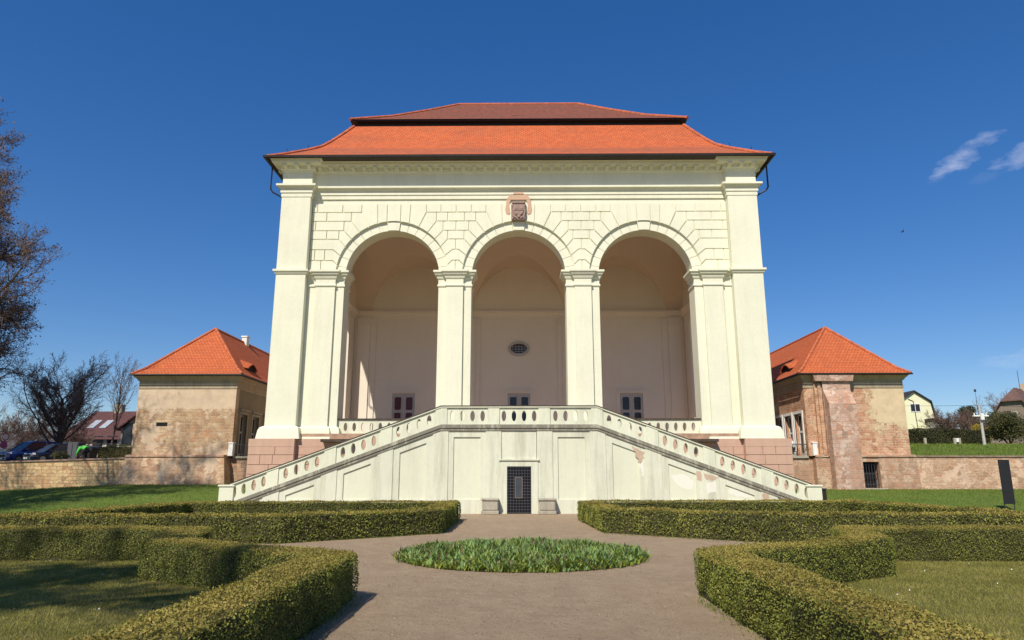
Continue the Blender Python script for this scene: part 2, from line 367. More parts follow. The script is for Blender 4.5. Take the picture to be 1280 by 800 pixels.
# arch wall, bottom-open outline
def arcpts(cx, cz, r, a0, a1, n): return [(cx+r*math.cos(a0+(a1-a0)*i/n), cz+r*math.sin(a0+(a1-a0)*i/n)) for i in range(n+1)]
def wall_outline(r, xe, z0, z1):
    o = [(-xe, z0)]
    for c in AC: o += [(c-r, z0)] + arcpts(c, AZc, r, math.pi, 0, 36) + [(c+r, z0)]
    return o+[(xe, z0), (xe, z1), (-xe, z1)]
w = MB(); w.slab(wall_outline(AR, 14.0, 13.38, 20.6), y0=40.20, y1=41.3); w.build('facade_wall', M['cream'], LG)
w = MB(); w.slab(wall_outline(ARO, 12.9, 13.385, 18.6), y0=40.05, y1=40.198); w.build('spandrel_wall', M['cream'], LG)
# voussoir rings
TH = [83, 73.5, 63, 52, 41.5, 31, 20.5, 10]
for c in AC:
    m = MB(); angs = [R(0)]+[R(a) for a in reversed(TH)]+[R(180-a) for a in TH]+[R(180)]
    for i in range(len(angs)-1):
        a0 = angs[i]+.004; a1 = angs[i+1]-.004
        pts = arcpts(c, AZc, AR-.004, a0, a1, 6)+arcpts(c, AZc, ARO+.03, a1, a0, 6)
        key = abs((a0+a1)/2-math.pi/2) < .05
        m.slab(pts, y0=40.14 if not key else 40.05, y1=40.22)
    m.build('arch_ring', M['cream'], LG, bevel=.006)
# rustication blocks
LV = [13.72, 14.31, 14.99, 15.65, 16.2, 16.8, 17.37, 17.94]      # course joints bottom to top
m = MB(); gp = .028
def block(poly):
    # shrink a polygon slightly towards its inside for the joint
    n = len(poly); out = []
    ar = sum(poly[i][0]*poly[(i+1) % n][1]-poly[(i+1) % n][0]*poly[i][1] for i in range(n))
    P = poly if ar > 0 else poly[::-1]
    P = [q for i, q in enumerate(P) if (Vector(q)-Vector(P[i-1])).length > .004]; n = len(P)
    for i in range(n):
        a, b, c = Vector(P[i-1]), Vector(P[i]), Vector(P[(i+1) % n]); d1 = (b-a).normalized(); d2 = (c-b).normalized()
        n1 = Vector((-d1.y, d1.x)); n2 = Vector((-d2.y, d2.x)); mm = n1+n2; mm = mm/max(.35, mm.dot(n1)); out.append(tuple(b+mm*gp))
    m.slab(out, y0=39.98, y1=40.06)
def jp(cx, sd, k):
    """joint k of TH (0 is beside the keystone): outer end and ring point"""
    th = R(TH[k]); lev = {0: 7, 1: 7, 2: 7, 3: 6, 4: 5, 5: 4, 6: 3, 7: 2}[k]; z = LV[lev]
    pull = {5: .0, 6: .0, 7: .0}.get(k, 0)
    r = ARO; A = (cx+sd*r*math.cos(th), AZc+r*math.sin(th)); dx = (z-AZc)/math.tan(th)
    if k >= 5: dx = [None]*5 and 0 or {5: 3.95, 6: 3.75, 7: 3.6}[k]-0.0; z = {5: LV[3]+.0, 6: LV[2]+.02, 7: LV[1]+.05}[k]
    if k == 4: dx = 3.75; z = LV[4]
    if k == 3: dx = 3.35; z = LV[5]
    if k == 2: dx = 2.45; z = LV[6]
    return A, (cx+sd*dx, z)
def arcseg(cx, sd, a0, a1): return [(cx+sd*(ARO+.0)*math.cos(a), AZc+(ARO+.0)*math.sin(a)) for a in [a0+(a1-a0)*i/5 for i in range(6)]]
EDGES = {(-7.6, -1): -12.62, (-7.6, 1): -3.8, (0, -1): -3.8, (0, 1): 3.8, (7.6, -1): 3.8, (7.6, 1): 12.62}
for cx in AC:
    # keystone wedge
    A0, _ = jp(cx, -1, 0); A1, _ = jp(cx, 1, 0)
    block([(cx-.42, LV[7])]+[(cx+ARO*math.cos(a), AZc+ARO*math.sin(a)) for a in [R(97)+(R(83)-R(97))*i/3 for i in range(4)]]+[(cx+.42, LV[7])])
    for sd in (-1, 1):
        ex = EDGES[(cx, sd)]
        rad = [(.42, 83), (1.02, 73.5), (1.95, 63)]
        # voussoirs reaching the top line
        block([(cx+sd*.42, LV[7])]+arcseg(cx, sd, R(83), R(73.5))+[(cx+sd*1.02, LV[7])])
        P2 = jp(cx, sd, 2)[1]
        block([(cx+sd*1.02, LV[7])]+arcseg(cx, sd, R(73.5), R(63))+[(cx+sd*1.98, LV[6]+.02), (cx+sd*1.98, LV[7])])
        top = LV[6]+.02; xprev = 1.98
        # stepped voussoirs: joint ends at (x_k, LV) then rises vertically
        P = {2: (1.98, LV[6]+.0), 3: (2.6, LV[5]), 4: (3.02, LV[4]), 5: (3.3, LV[3])}
        for k in (3, 4, 5):
            pk, pz = P[k]; qk, qz = P[k-1]
            block([(cx+sd*qk, qz)]+arcseg(cx, sd, R(TH[k-1]), R(TH[k]))+[(cx+sd*pk, pz), (cx+sd*pk, qz)])
def tail(cx, sd, i):
    """edge of course i beside an arch, bottom to top"""
    ptA = lambda k: (ARO*math.cos(R(TH[k])), AZc+ARO*math.sin(R(TH[k])))
    arcl = lambda k0, k1: [(ARO*math.cos(a), AZc+ARO*math.sin(a)) for a in [R(TH[k1])+(R(TH[k0])-R(TH[k1]))*q/4 for q in range(5)]]
    T = {6: [(1.98, LV[6]), (1.98, LV[7])], 5: [(2.6, LV[5]), (2.6, LV[6])], 4: [(3.02, LV[4]), (3.02, LV[5])], 3: [(3.3, LV[3]), (3.3, LV[4])],
         2: [(3.62, LV[2])]+arcl(5, 6)+[(3.3, LV[3])], 1: [(3.6, LV[1])]+arcl(6, 7)+[(3.62, LV[2])], 0: [(3.37, LV[0]), (3.36, 13.75), ptA(7), (3.6, LV[1])]}[i]
    return [(cx+sd*x, z) for x, z in T]
def courses(L, Rr, cuts):
    """L, Rr: arch centre or x of a plain vertical edge"""
    for i in range(7):
        v = lambda x: [(x, LV[i]), (x, LV[i+1])]
        e = [tail(L, 1, i) if L in AC else v(L)]+[v(x) for x in cuts[i]]+[tail(Rr, -1, i) if Rr in AC else v(Rr)]
        for p_, q_ in zip(e[:-1], e[1:]): block(p_+q_[::-1])
for c in (-3.8, 3.8): courses(c-3.8, c+3.8, {6: [c-.93, c, c+.93], 5: [c-.52, c+.52], 4: [c], 3: [], 2: [c], 1: [], 0: [c]})
oc = {6: [12.3, 10.75], 5: [11.7], 4: [12.35], 3: [11.65], 2: [], 1: [12.3, 11.7], 0: [11.9]}
courses(-12.62, -7.6, {k: [-x for x in v] for k, v in oc.items()}); courses(7.6, 12.62, {k: sorted(v) for k, v in oc.items()})
m.build('rustic_blocks', M['cream'], LG)
# piers and their pilasters
def fr(x0, x1, y0, y1, z0, z1, name, mat='cream', parent=LG): return MB().box(x0, x1, y0, y1, z0, z1).build(name, M[mat], parent, bevel=.01)
CAPPROF = [(-.02, 12.66), (.05, 12.66), (.07, 12.72), (.05, 12.78), (.012, 12.8), (.012, 13.1), (.06, 13.13), (.10, 13.22), (.10, 13.3), (.20, 13.36), (.24, 13.48), (.30, 13.5), (.30, 13.62), (-.02, 13.66)]
BASEPROF = [(-.02, 3.69), (.34, 3.69), (.26, 4.20), (.22, 4.24), (.22, 4.30), (.10, 4.38), (-.02, 4.42)]
def pier(path, inner, name):
    q = MB(); q.slab(path, y0=3.69, y1=13.384, ax='xy'); q.build(name, M['cream'], LG, bevel=.008)
    q = MB(); q.sweep(inner, [(o, z) for o, z in CAPPROF]); q.build('capital', M['cream'], LG)
    q = MB(); q.sweep(inner, [(o*.75, z) for o, z in BASEPROF]); q.build('pier_base', M['cream'], LG)
for c in (-3.8, 3.8):
    P = [(c-.98, 41.3), (c-.98, 40.0), (c-.5, 40.0), (c-.5, 39.84), (c+.5, 39.84), (c+.5, 40.0), (c+.98, 40.0), (c+.98, 41.3)]
    pier(P, P, 'pier')
for sd in (-1, 1):
    P = [(10.42, 41.3), (10.42, 40.0), (10.92, 40.0), (10.92, 39.84), (12.08, 39.84), (12.08, 40.0), (12.62, 40.0), (12.62, 41.3)]
    if sd < 0: P = [(-x, y) for x, y in P][::-1]
    path = P[:-1] if sd > 0 else P[1:]
    pier(P, path, 'pier')
    # giant corner pilaster
    a, b = 12.63, 14.4
    q = MB(); q.box(sd*a, sd*b, 39.55, 41.31, 3.69, 18.22); q.build('giant_pilaster', M['cream'], LG, bevel=.01)
    g4 = [(a, 40.0), (a, 39.55), (b, 39.55), (b, 41.31)]
    if sd < 0: g4 = [(-x, y) for x, y in g4][::-1]
    q = MB(); q.sweep(g4, BASEPROF); q.build('pilaster_base', M['cream'], LG)
    q = MB(); q.sweep(g4, [(0, 13.36), (.06, 13.36), (.10, 13.46), (.16, 13.5), (.16, 13.62), (0, 13.66)]); q.build('string_course', M['cream'], LG)
# entablature : path around the front with ressauts
ent = [(-14.4, 60), (-14.4, 39.55), (-12.6, 39.55), (-12.6, 40.0), (12.6, 40.0), (12.6, 39.55), (14.4, 39.55), (14.4, 60)]
e = MB()
arch = [(-1.24, 18.22), (.03, 18.22), (.03, 18.46), (.08, 18.48), (.08, 18.70), (.14, 18.74), (.18, 18.82), (.30, 18.86), (.30, 18.98), (.10, 19.04), (.02, 19.08), (-1.24, 19.08)]
e.sweep(ent, arch); e.build('architrave', M['cream'], LG)
e = MB(); e.sweep(ent, [(-1.23, 19.082), (0, 19.082), (0, 19.86), (-1.23, 19.86)]); e.build('frieze', M['cream'], LG)
e = MB(); e.sweep(ent, [(-1.22, 19.862), (.08, 19.862), (.10, 19.95), (.16, 19.97), (.16, 20.18), (.52, 20.2), (.58, 20.3), (.60, 20.40), (.66, 20.44), (-1.22, 20.44)]); e.build('cornice', M['cream'], LG)
# modillions
mb = MB(); prof = [(0, 0), (.36, .0), (.36, -.08), (.30, -.16), (.2, -.13), (.12, -.2), (0, -.22)]
mb.slab([(-o, z) for o, z in prof], y0=-.11, y1=.11, ax='yz'); mod0 = mb.build('modillion', M['cream'], LG)
xs = [-12.2+24.4*i/36 for i in range(37)]; first = True
spots = [(x, 39.84, 0) for x in xs]+[(s*x, 39.39, 0) for s in (-1, 1) for x in (12.78, 13.5, 14.22)]+[(s*14.56, 40.2+.68*i, s) for s in (-1, 1) for i in range(4)]
for i, (x, y, s) in enumerate(spots):
    o = mod0 if i == 0 else mod0.copy()
    if i: C.objects.link(o)
    o.matrix_parent_inverse = Matrix.Identity(4); o.location = (x, y-40, 20.19); o.rotation_euler = (0, 0, s*math.pi/2)
# roof (lower bell-cast mansard, dark step, upper hip)
LX, RX, Y0, Y1 = -15.25, 15.25, 38.8, 60.1
def hiproof(prof):
    m = MB(); rings = [[(LX+s, Y0+s, z), (RX-s, Y0+s, z), (RX-s, Y1-s, z), (LX+s, Y1-s, z)] for s, z in prof]
    for a, b in zip(rings[:-1], rings[1:]):
        # every side split in strips so the face stays planar enough
        for k in range(4): m.add([a[k], a[(k+1) % 4], b[(k+1) % 4], b[k]], [(0, 1, 2, 3)])
    return m, rings
m, rg = hiproof([(0, 20.52), (.4, 20.78), (.77, 21.03), (1.35, 21.45), (1.9, 21.86), (2.3, 22.18), (2.57, 22.45), (2.85, 22.8), (3.04, 23.05), (3.35, 23.5), (3.63, 23.9), (4.16, 24.70)])
m.build('lower_roof', M['roof'], LG, uv='z', fix=False)
m = MB(); m.box(LX+.05, RX-.05, Y0+.05, Y1-.05, 20.44, 20.50); m.build('eave_board', M['darkframe'], LG)
m = MB(); rr = [(LX+4.3, Y0+4.3), (RX-4.3, Y0+4.3), (RX-4.3, Y1-4.3), (LX+4.3, Y1-4.3)]
m.box(LX+4.3, RX-4.3, Y0+4.3, Y1-4.3, 24.3, 25.0); m.box(LX+3.95, RX-3.95, Y0+3.95, Y1-3.95, 25.0, 25.06); m.build('roof_step', M['metal'], LG)  # dark colour stands in for shade in the recess below the upper roof
m, rg = hiproof([(3.88, 25.08), (4.6, 25.5), (6.27, 26.6), (8.5, 28.3), (10.6, 29.98)])
m.add([rg[-1][0], rg[-1][1], rg[-1][2], rg[-1][3]], [(0, 1, 2, 3)]); m.build('upper_roof', M['roof2'], LG, uv='z', fix=False)
# hip and ridge tiles
def ridgeline(pts, name='ridge_tiles', r=.10, parent=LG, mat='ridge', step=.42):
    m = MB(); pts = [Vector(q) for q in pts]
    for a, b in zip(pts[:-1], pts[1:]):
        n = max(1, int((b-a).length/step))
        for i in range(n): p = a.lerp(b, i/n); q = a.lerp(b, (i+1.06)/n); m.tube([p, q], [r*1.12, r*.92], 7)
    return m.build(name, M[mat], parent)
for sx in (-1, 1):
    c = lambda s, z: (sx*(15.25-s), Y0+s, z)
    ridgeline([c(0, 20.55), c(.77, 21.06), c(1.9, 21.9), c(2.57, 22.48), c(3.04, 23.08), c(3.63, 23.93), c(4.14, 24.7)])
    ridgeline([c(3.9, 25.1), c(6.27, 26.62), c(8.5, 28.32), c(10.6, 30.0)])
ridgeline([(-4.65, 49.45, 30.02), (4.65, 49.45, 30.02)])
m = MB(); m.hexa([(-.45, 45.3, 26.5), (.35, 45.3, 26.5), (.35, 46.1, 26.95), (-.45, 46.1, 26.95), (-.45, 45.2, 26.72), (.35, 45.2, 26.72), (.35, 46.1, 27.05), (-.45, 46.1, 27.05)]); m.build('roof_hatch', M['metal'], LG)
# gutter and drain pipes
m = MB(); gp_ = [(-15.25, 60.1), (-15.25, 38.8), (15.25, 38.8), (15.25, 60.1)]
m.sweep(gp_, [(-.02, 20.42), (.06, 20.38), (.15, 20.42), (.17, 20.54), (.14, 20.54), (.12, 20.46), (.05, 20.44), (-.02, 20.5)]); m.build('gutter', M['metal'], LG)
for sx in (-1, 1):
    m = MB(); m.tube([(sx*15.33, 40.1, 20.42), (sx*15.33, 40.1, 19.9), (sx*15.33, 40.1, 18.98), (sx*15.2, 40.12, 18.78), (sx*14.5, 40.25, 18.4), (sx*14.47, 40.3, 18.2)], .05, 8); m.build('drain_pipe', M['metal'], LG)
    for yy in (39.2, 40.6, 42.0, 43.4): pass
# lightning rods along hips : small stubs
for sx in (-1, 1):
    for s, z in ((.9, 21.2), (1.9, 21.95), (2.6, 22.5)): MB().tube([(sx*(15.25-s), Y0+s, z), (sx*(15.25-s), Y0+s, z+.28)], .018, 5).build('lightning_rod', M['metal'], LG)
# interior
YB = 51.0; XI = 12.3
MB().box(-14.3, 14.3, 39.6, YB, 3.685, 3.99).build('floor', M['terracotta'], LG)
w = MB(); w.slab([(-14.3, 3.99), (14.3, 3.99), (14.3, 20.3), (-14.3, 20.3)], [[(.62*math.cos(a)-0.0, 10.88+.40*math.sin(a)) for a in [2*math.pi*i/28 for i in range(28)]]], y0=YB, y1=YB+.35); w.build('back_wall', M['intwall'], LG)
MB().box(-14.3, 14.3, YB+.6, 60, 3.685, 20.3).build('rear_block', M['cream'], LG)
for sd in (-1, 1):
    x0, x1 = (-13.2, -XI) if sd < 0 else (XI, 13.2)
    cy, ry, zs = 46.3, 3.0, 11.3
    out = [(41.3, 3.99), (cy-ry, 3.99)]+[(cy+ry*math.cos(a), zs+ry*math.sin(a)) for a in [math.pi-math.pi*i/24 for i in range(25)]]+[(cy+ry, 3.99), (YB, 3.99), (YB, 20.3), (41.3, 20.3)]
    w = MB(); w.slab(out, y0=x0, y1=x1, ax='yz'); w.build('side_wall', M['intwall'], LG)
# vault
def vz(x, y):
    c = min(AC, key=lambda q: abs(q-x)); dx = abs(x-c)/3.42; dy = abs(y-46.15)/4.85
    a = 3.45*math.sqrt(max(0, 1-dx*dx)) if dx < 1 else 0; b = 4.05*math.sqrt(max(0, 1-dy*dy))
    dome = .35*max(0, 1-dx*dx)*max(0, 1-dy*dy)
    return 13.72+max(a, b)+dome
xs = []; 
for i, c in enumerate(AC):
    xs += [c+3.42*math.sin(math.pi/2*t) for t in lin(-1, 1, 41)]
xs = sorted(set([-XI, -11.4, XI, 11.4, -3.8, 3.8]+[round(x, 4) for x in xs])); ys = [46.15+4.85*math.sin(math.pi/2*t) for t in lin(-1, 1, 61)]
vm = gridmesh(xs, ys, vz).build('vault', M['vault'], LG, fix=False)
MB().box(-14.3, 14.3, 40.2, 60, 20.31, 20.43).build('ceiling_slab', M['cream'], LG)
# interior cornice, wall pilasters
icp = [(-XI, 41.3), (-XI, YB), (XI, YB), (XI, 41.3)]
w = MB(); w.sweep(icp, [(-.02, 13.2), (.06, 13.22), (.06, 13.36), (.14, 13.42), (.2, 13.52), (.32, 13.56), (.32, 13.68), (.3, 13.74), (-.02, 13.76)]); w.build('interior_cornice', M['intwall'], LG)
def ipil(x0, x1, xs0, xs1):
    m = MB(); m.box(x0, x1, YB-.22, YB, 3.99, 13.19); m.box(xs0, xs1, YB-.10, YB-.001, 3.99, 13.19)
    m.box(x0-.05, x1+.05, YB-.27, YB-.2, 12.66, 12.74); m.box(xs0-.04, xs1+.04, YB-.14, YB-.09, 12.66, 12.74)
    m.box(x0-.06, x1+.06, YB-.30, YB-.19, 3.99, 4.5); m.build('wall_pilaster', M['intwall'], LG)
for c in (-3.8, 3.8): ipil(c-.55, c+.55, c-.92, c+.92)
ipil(-12.05, -11.1, -12.28, -10.66); ipil(11.1, 12.05, 10.66, 12.28)
# oval window and doors in the back wall
el = lambda rx, rz, n=32, cx=0, cz=10.88: [(cx+rx*math.cos(2*math.pi*i/n), cz+rz*math.sin(2*math.pi*i/n)) for i in range(n)]
ow = MB(); ow.slab(el(.80, .56), [el(.6, .38)], y0=YB-.13, y1=YB+.05); OW = ow.build('oval_window', M['doorwood'], LG)
MB().slab(el(.61, .39), y0=YB+.24, y1=YB+.28).build('pane', M['glass'], OW).matrix_parent_inverse = Matrix.Identity(4)
m = MB()
for i in range(5): x = -.45+.225*i; m.box(x-.018, x+.018, YB+.16, YB+.2, 10.52, 11.24)
for i in range(3): z = 10.7+.18*i; m.box(-.6, .6, YB+.14, YB+.17, z-.018, z+.018)
m.build('window_grille', M['doorwood'], OW).matrix_parent_inverse = Matrix.Identity(4)
for cx, gm, lab in ((-8.45, 'redglass', 'door with dark red panes'), (0, 'glass', None), (8.22, 'glass', None)):
    d = MB(); d.slab([(cx-1.1, 3.995), (cx-1.1, 7.85), (cx+1.1, 7.85), (cx+1.1, 3.995), (cx+.83, 3.995), (cx+.83, 7.55), (cx-.83, 7.55), (cx-.83, 3.995)], y0=YB-.08, y1=YB-.002)
    d.box(cx-1.02, cx+1.02, YB-.14, YB-.081, 7.62, 7.74); D = d.build('door', M['intwall'], LG)
    if lab: D['label'] = lab
    l = MB(); l.box(cx-.82, cx-.01, YB-.03, YB-.005, 3.995, 7.54); l.box(cx+.01, cx+.82, YB-.03, YB-.005, 3.995, 7.54); o = l.build('door_leaf', M['doorwood'], D)
    o.matrix_parent_inverse = Matrix.Identity(4)
    for sx in (-1, 1):
        for z0, z1 in ((4.2, 5.1), (5.25, 6.15), (6.35, 7.28)):
            q = MB(); a = cx+sx*.42; q.slab([(a-.24, z0+.06), (a-.18, z0), (a+.18, z0), (a+.24, z0+.06), (a+.24, z1-.06), (a+.18, z1), (a-.18, z1), (a-.24, z1-.06)], y0=YB-.045, y1=YB-.032)
            q.build('pane', M[gm] if z0 > 5 else M['doorwood'], D).matrix_parent_inverse = Matrix.Identity(4)
# crest over the middle arch
m = MB(); m.box(-.42, .42, 39.74, 40.02, 16.78, 17.95); CR = m.build('stone_crest', M['crest'], LG, bevel=.015)
m = MB()
m.box(-.38, .38, 39.70, 39.742, 17.82, 17.92)
for i in range(5): m.box(-.36+.16*i, -.27+.16*i, 39.67, 39.70, 17.84, 17.9)
sh = lambda cx, cz, w, h: [(cx-w, cz+h), (cx+w, cz+h), (cx+w, cz-.1*h), (cx+w*.6, cz-.7*h), (cx, cz-h), (cx-w*.6, cz-.7*h), (cx-w, cz-.1*h)]
m.slab(sh(0, 17.35, .32, .38), y0=39.69, y1=39.742)
m.box(-.3, .3, 39.66, 39.69, 17.36, 17.40); m.box(-.02, .02, 39.66, 39.69, 17.05, 17.7)
for cx, cz in ((-.16, 17.52), (.16, 17.52), (-.15, 17.2), (.15, 17.2)): m.slab(el(.09, .10, 10, cx, cz), y0=39.655, y1=39.69)
m.slab(el(.07, .07, 12, 0, 16.98), y0=39.65, y1=39.74)
for s in (-1, 1): m.tube([(s*.36, 39.72, 16.85), (s*.25, 39.70, 16.95), (s*.12, 39.70, 16.86)], .035, 6); m.tube([(s*.38, 39.72, 17.7), (s*.4, 39.71, 17.3), (s*.34, 39.72, 17.0)], .03, 6)
m.build('shield', M['crest'], CR).matrix_parent_inverse = Matrix.Identity(4)
m = MB()
for s in (-1, 1): m.slab([(s*.46, 18.15), (s*.72, 18.2), (s*.82, 17.5), (s*.76, 17.25), (s*.58, 17.18), (s*.5, 17.3), (s*.58, 17.8)], y0=39.95, y1=40.0)
m.slab([(-.72, 18.2), (-.46, 18.14), (.46, 18.14), (.72, 18.2), (.55, 18.45), (.3, 18.47), (-.3, 18.47), (-.55, 18.45)], y0=39.94, y1=39.999)
m.slab([(-.34, 18.49), (.34, 18.49), (.26, 18.62), (0, 18.66), (-.26, 18.62)], y0=39.90, y1=39.925)
m.build('terracotta_mantle', M['relief'], LG, bevel=.01)
# parapets in the outer arches
def oval(cx, cz, rx=.105, rz=.245, n=20): return [(cx+rx*math.cos(2*math.pi*i/n), cz+rz*math.sin(2*math.pi*i/n)) for i in range(n)]
for sd in (-1, 1):
    x0, x1 = (-10.41, -4.79) if sd < 0 else (4.79, 10.41)
    xs_ = [x0+.42+i*(x1-x0-.84)/10 for i in range(11)] if False else [x0+.45+.50*i for i in range(10)]
    if sd > 0: xs_ = [x1-.45-.50*i for i in range(10)]
    m = MB(); m.slab([(x0, 3.991), (x1, 3.991), (x1, 4.80), (x0, 4.80)], [oval(x, 4.4) for x in xs_], y0=40.22, y1=40.40); P = m.build('parapet', M['rail'], LG)
    MB().box(x0, x1, 40.15, 40.46, 4.801, 4.88).build('coping', M['coping'], P).matrix_parent_inverse = Matrix.Identity(4)
    xa, xb = (-11.0, -9.2) if sd < 0 else (9.2, 11.0)
    MB().box(xa, xb, 38.95, 39.86, 3.50, 3.66).build('stone_ledge', M['coping'], LG)

# =========================================================== STAIRCASE
ST = thing('double_staircase', 'pale green double staircase with pierced sloping parapets in front of the loggia', 'staircase', (0, 32.6, 0))
YS = 32.6; XT = 3.62; XE = 13.35; ZT = 4.86; ZE = 1.27; SLP = (ZT-ZE)/(XE-XT)
def zt(x):  # top of rail
    a = abs(x); return ZT if a <= XT else ZT-(a-XT)*SLP
def prof_slab(mb, xa, xb, dz0, dz1, y0, y1, holes=()):
    xs = [xa]+[x for x in (-XT, XT) if xa < x < xb]+[xb]
    mb.slab([(x, max(zt(x)+dz0, .0)) for x in xs]+[(x, max(.02, zt(x)+dz1)) for x in reversed(xs)], holes, y0=y0, y1=y1)
# body (solid), wall face
m = MB(); 
m.slab([(-XE, -.3), (XE, -.3), (XE, zt(XE)-1.1), (XT, ZT-1.1), (-XT, ZT-1.1), (-XE, zt(XE)-1.1)], [], y0=YS+.02, y1=35.9)
m.box(-3.9, 3.9, 35.9, 39.57, -.3, 3.76)
B = m.build('stair_wall', M['pale'], ST)
MB().box(-3.9, 3.9, YS+.3, 39.59, 3.761, 3.98).build('landing', M['stone'], ST)
# steps
m = MB(); n = 21
for sd in (-1, 1):
    for i in range(n):
        xa = 3.9+i*(XE-.1-3.9)/n; xb = 3.9+(i+1)*(XE-.1-3.9)/n; z = 3.98-(i+1)*3.98/(n+1)
        m.box(sd*xa, sd*xb, YS+.32, 35.88, max(0, z-.45), z)
m.build('steps', M['stone'], ST)
# pilaster strips and framed panels on the wall
piers = [1.18, 3.62, 6.15, 8.7, 11.3]
def zb(x): return zt(x)-1.12
for c in piers:
    for sd in (-1, 1):
        m = MB(); x0, x1 = sd*c-.36, sd*c+.36
        m.slab([(x0, 0), (x1, 0), (x1, zb(x1)), (x0, zb(x0))], y0=YS-.10, y1=YS+.03); m.build('wall_pilaster', M['pale'], ST)
# raised surface with recessed panels between the strips
pm = []
bays = [(1.54, 3.26), (3.98, 5.79), (6.51, 8.34), (9.06, 10.94)]
for a, b in bays:
    for sd in (-1, 1):
        xs = (sd*a, sd*b); x0, x1 = min(xs), max(xs)
        i0, i1 = x0+.30, x1-.30
        zlo = .62; zh = lambda x: zb(x)-.34
        if a == 1.54: zh = lambda x: 3.42; i0, i1 = sd*2.4-.62, sd*2.4+.62
        hole = []
        if zh(i0) > zlo+.1 or zh(i1) > zlo+.1:
            if zh(i0) > zlo and zh(i1) > zlo: hole = [(i0, zlo), (i1, zlo), (i1, zh(i1)), (i0, zh(i0))]
            else:
                xm = sd*(XT+(ZT-1.46-zlo)/SLP); hole = [(i0, zlo), (xm, zlo), (i0, zh(i0))] if sd > 0 else [(xm, zlo), (i1, zlo), (i1, zh(i1))]
        m = MB(); m.slab([(x0, 0), (x1, 0), (x1, zb(x1)), (x0, zb(x0))], [hole] if hole else [], y0=YS-.06, y1=YS+.02); m.build('panel_surround', M['pale'], ST)
        if hole: pm.append(hole)
m = MB(); m.slab([(11.66, 0), (13.3, 0), (13.3, max(.1, zb(13.3))), (11.66, zb(11.66))], y0=YS-.06, y1=YS+.02); m.build('panel_surround', M['pale'], ST)
m = MB(); m.slab([(-11.66, 0), (-13.3, 0), (-13.3, max(.1, zb(13.3))), (-11.66, zb(11.66))], y0=YS-.06, y1=YS+.02)
m.build('panel_surround', M['pale'], ST)
for h in pm: MB().slab(h, y0=YS+.002, y1=YS+.019).build('recessed_panel', M['panel'], ST)
# patches where the render has fallen off (right flight)
def blob(pts): 
    out = []
    for i in range(len(pts)):
        a, b = Vector(pts[i]), Vector(pts[(i+1) % len(pts)])
        for t in (0, .25, .5, .75): q = a.lerp(b, t); out.append((q.x+random.uniform(-.05, .05), q.y+random.uniform(-.04, .04)))
    return out
for pts_, y_, mt in (([(5.15, 3.0), (5.72, 2.72), (5.7, 2.45), (5.5, 2.2), (5.35, 2.6)], .06, 'worn'), ([(8.05, 1.9), (8.32, 1.85), (8.3, 1.45), (8.1, 1.5)], .06, 'worn'), ([(8.42, 1.8), (9.0, 1.6), (8.9, 1.45), (8.5, 1.5)], .10, 'worn'), ([(10.98, .95), (11.3, .82), (11.2, .55), (11.0, .6)], .10, 'worn'),
    ([(6.95, 1.7), (7.5, 1.75), (7.95, 1.45), (7.9, 1.05), (7.6, 1.1), (7.1, 1.35)], -.0185, 'white_patch'), ([(9.6, 1.2), (10.4, .95), (10.6, .7), (9.9, .75), (9.5, .9)], -.0185, 'white_patch'), ([(5.5, 2.2), (5.72, 2.3), (5.75, 1.5), (5.6, 1.7)], .06, 'white_patch'), ([(8.45, 1.35), (8.9, 1.4), (8.95, .95), (8.5, .9)], .10, 'white_patch')):
    m = MB(); P_ = blob(pts_); yy = YS-y_-(.0035 if y_ > 0 else .0)
    m.slab(P_, y0=yy if y_ > 0 else YS-.0015, y1=YS-y_+.002 if y_ > 0 else YS+.003); m.build('fallen_render_patch', M[mt], ST)
# weathered band below the parapet
m = MB()
prof_slab(m, -XE-.05, XE+.05, -1.15, -1.03, YS-.13, YS+.3); m.build('lower_moulding', M['band'], ST)
m = MB(); prof_slab(m, -XE-.02, XE+.02, -1.029, -.87, YS-.17, YS+.3); m.build('string_band', M['band'], ST)
# parapet panels with real oval openings, with steps visible behind
bounds = [-13.3, -11.3, -8.7, -6.15, -3.62, -1.18, 1.18, 3.62, 6.15, 8.7, 11.3, 13.3]
for a, b in zip(bounds[:-1], bounds[1:]):
    x0, x1 = a+(.27 if abs(a) < 13 else .15), b-(.27 if abs(b) < 13 else .15); c = (x0+x1)/2
    L = x1-x0; stp = .47; cs = [c+(i-1.5)*stp for i in range(4)]
    if abs(c) > 11.5: cs = [c+(i-1.5)*.44 for i in range(4)]
    m = MB(); prof_slab(m, x0+.002, x1-.002, -.868, -.085, YS-.02, YS+.2, [oval(q, zt(q)-.47) for q in cs]); m.build('pierced_panel', M['rail'], ST)
for c in piers+[13.35]:
    for sd in (-1, 1):
        h = .27 if c < 13 else .33
        m = MB(); x0, x1 = sd*c-h, sd*c+h
        if c < 13: prof_slab(m, x0, x1, -.868, -.085, YS-.07, YS+.25)
        else: m.box(x0, x1, YS-.1, YS+.45, 0, 1.19)
        m.build('parapet_pier', M['rail'], ST, bevel=.008)
for a, b in ((-XE+.1, XE-.1),):
    m = MB(); prof_slab(m, a, b, -.084, -.02, YS-.10, YS+.28); m.build('white_coping', M['rail'], ST)
    m = MB(); prof_slab(m, a, b, -.019, .015, YS-.12, YS+.30); m.build('coping_sheet', M['coping'], ST)
for sd in (-1, 1):
    MB().box(sd*(XE-.38), sd*(XE+.38), YS-.15, YS+.5, 1.191, 1.27).build('pier_cap', M['rail'], ST, bevel=.015)
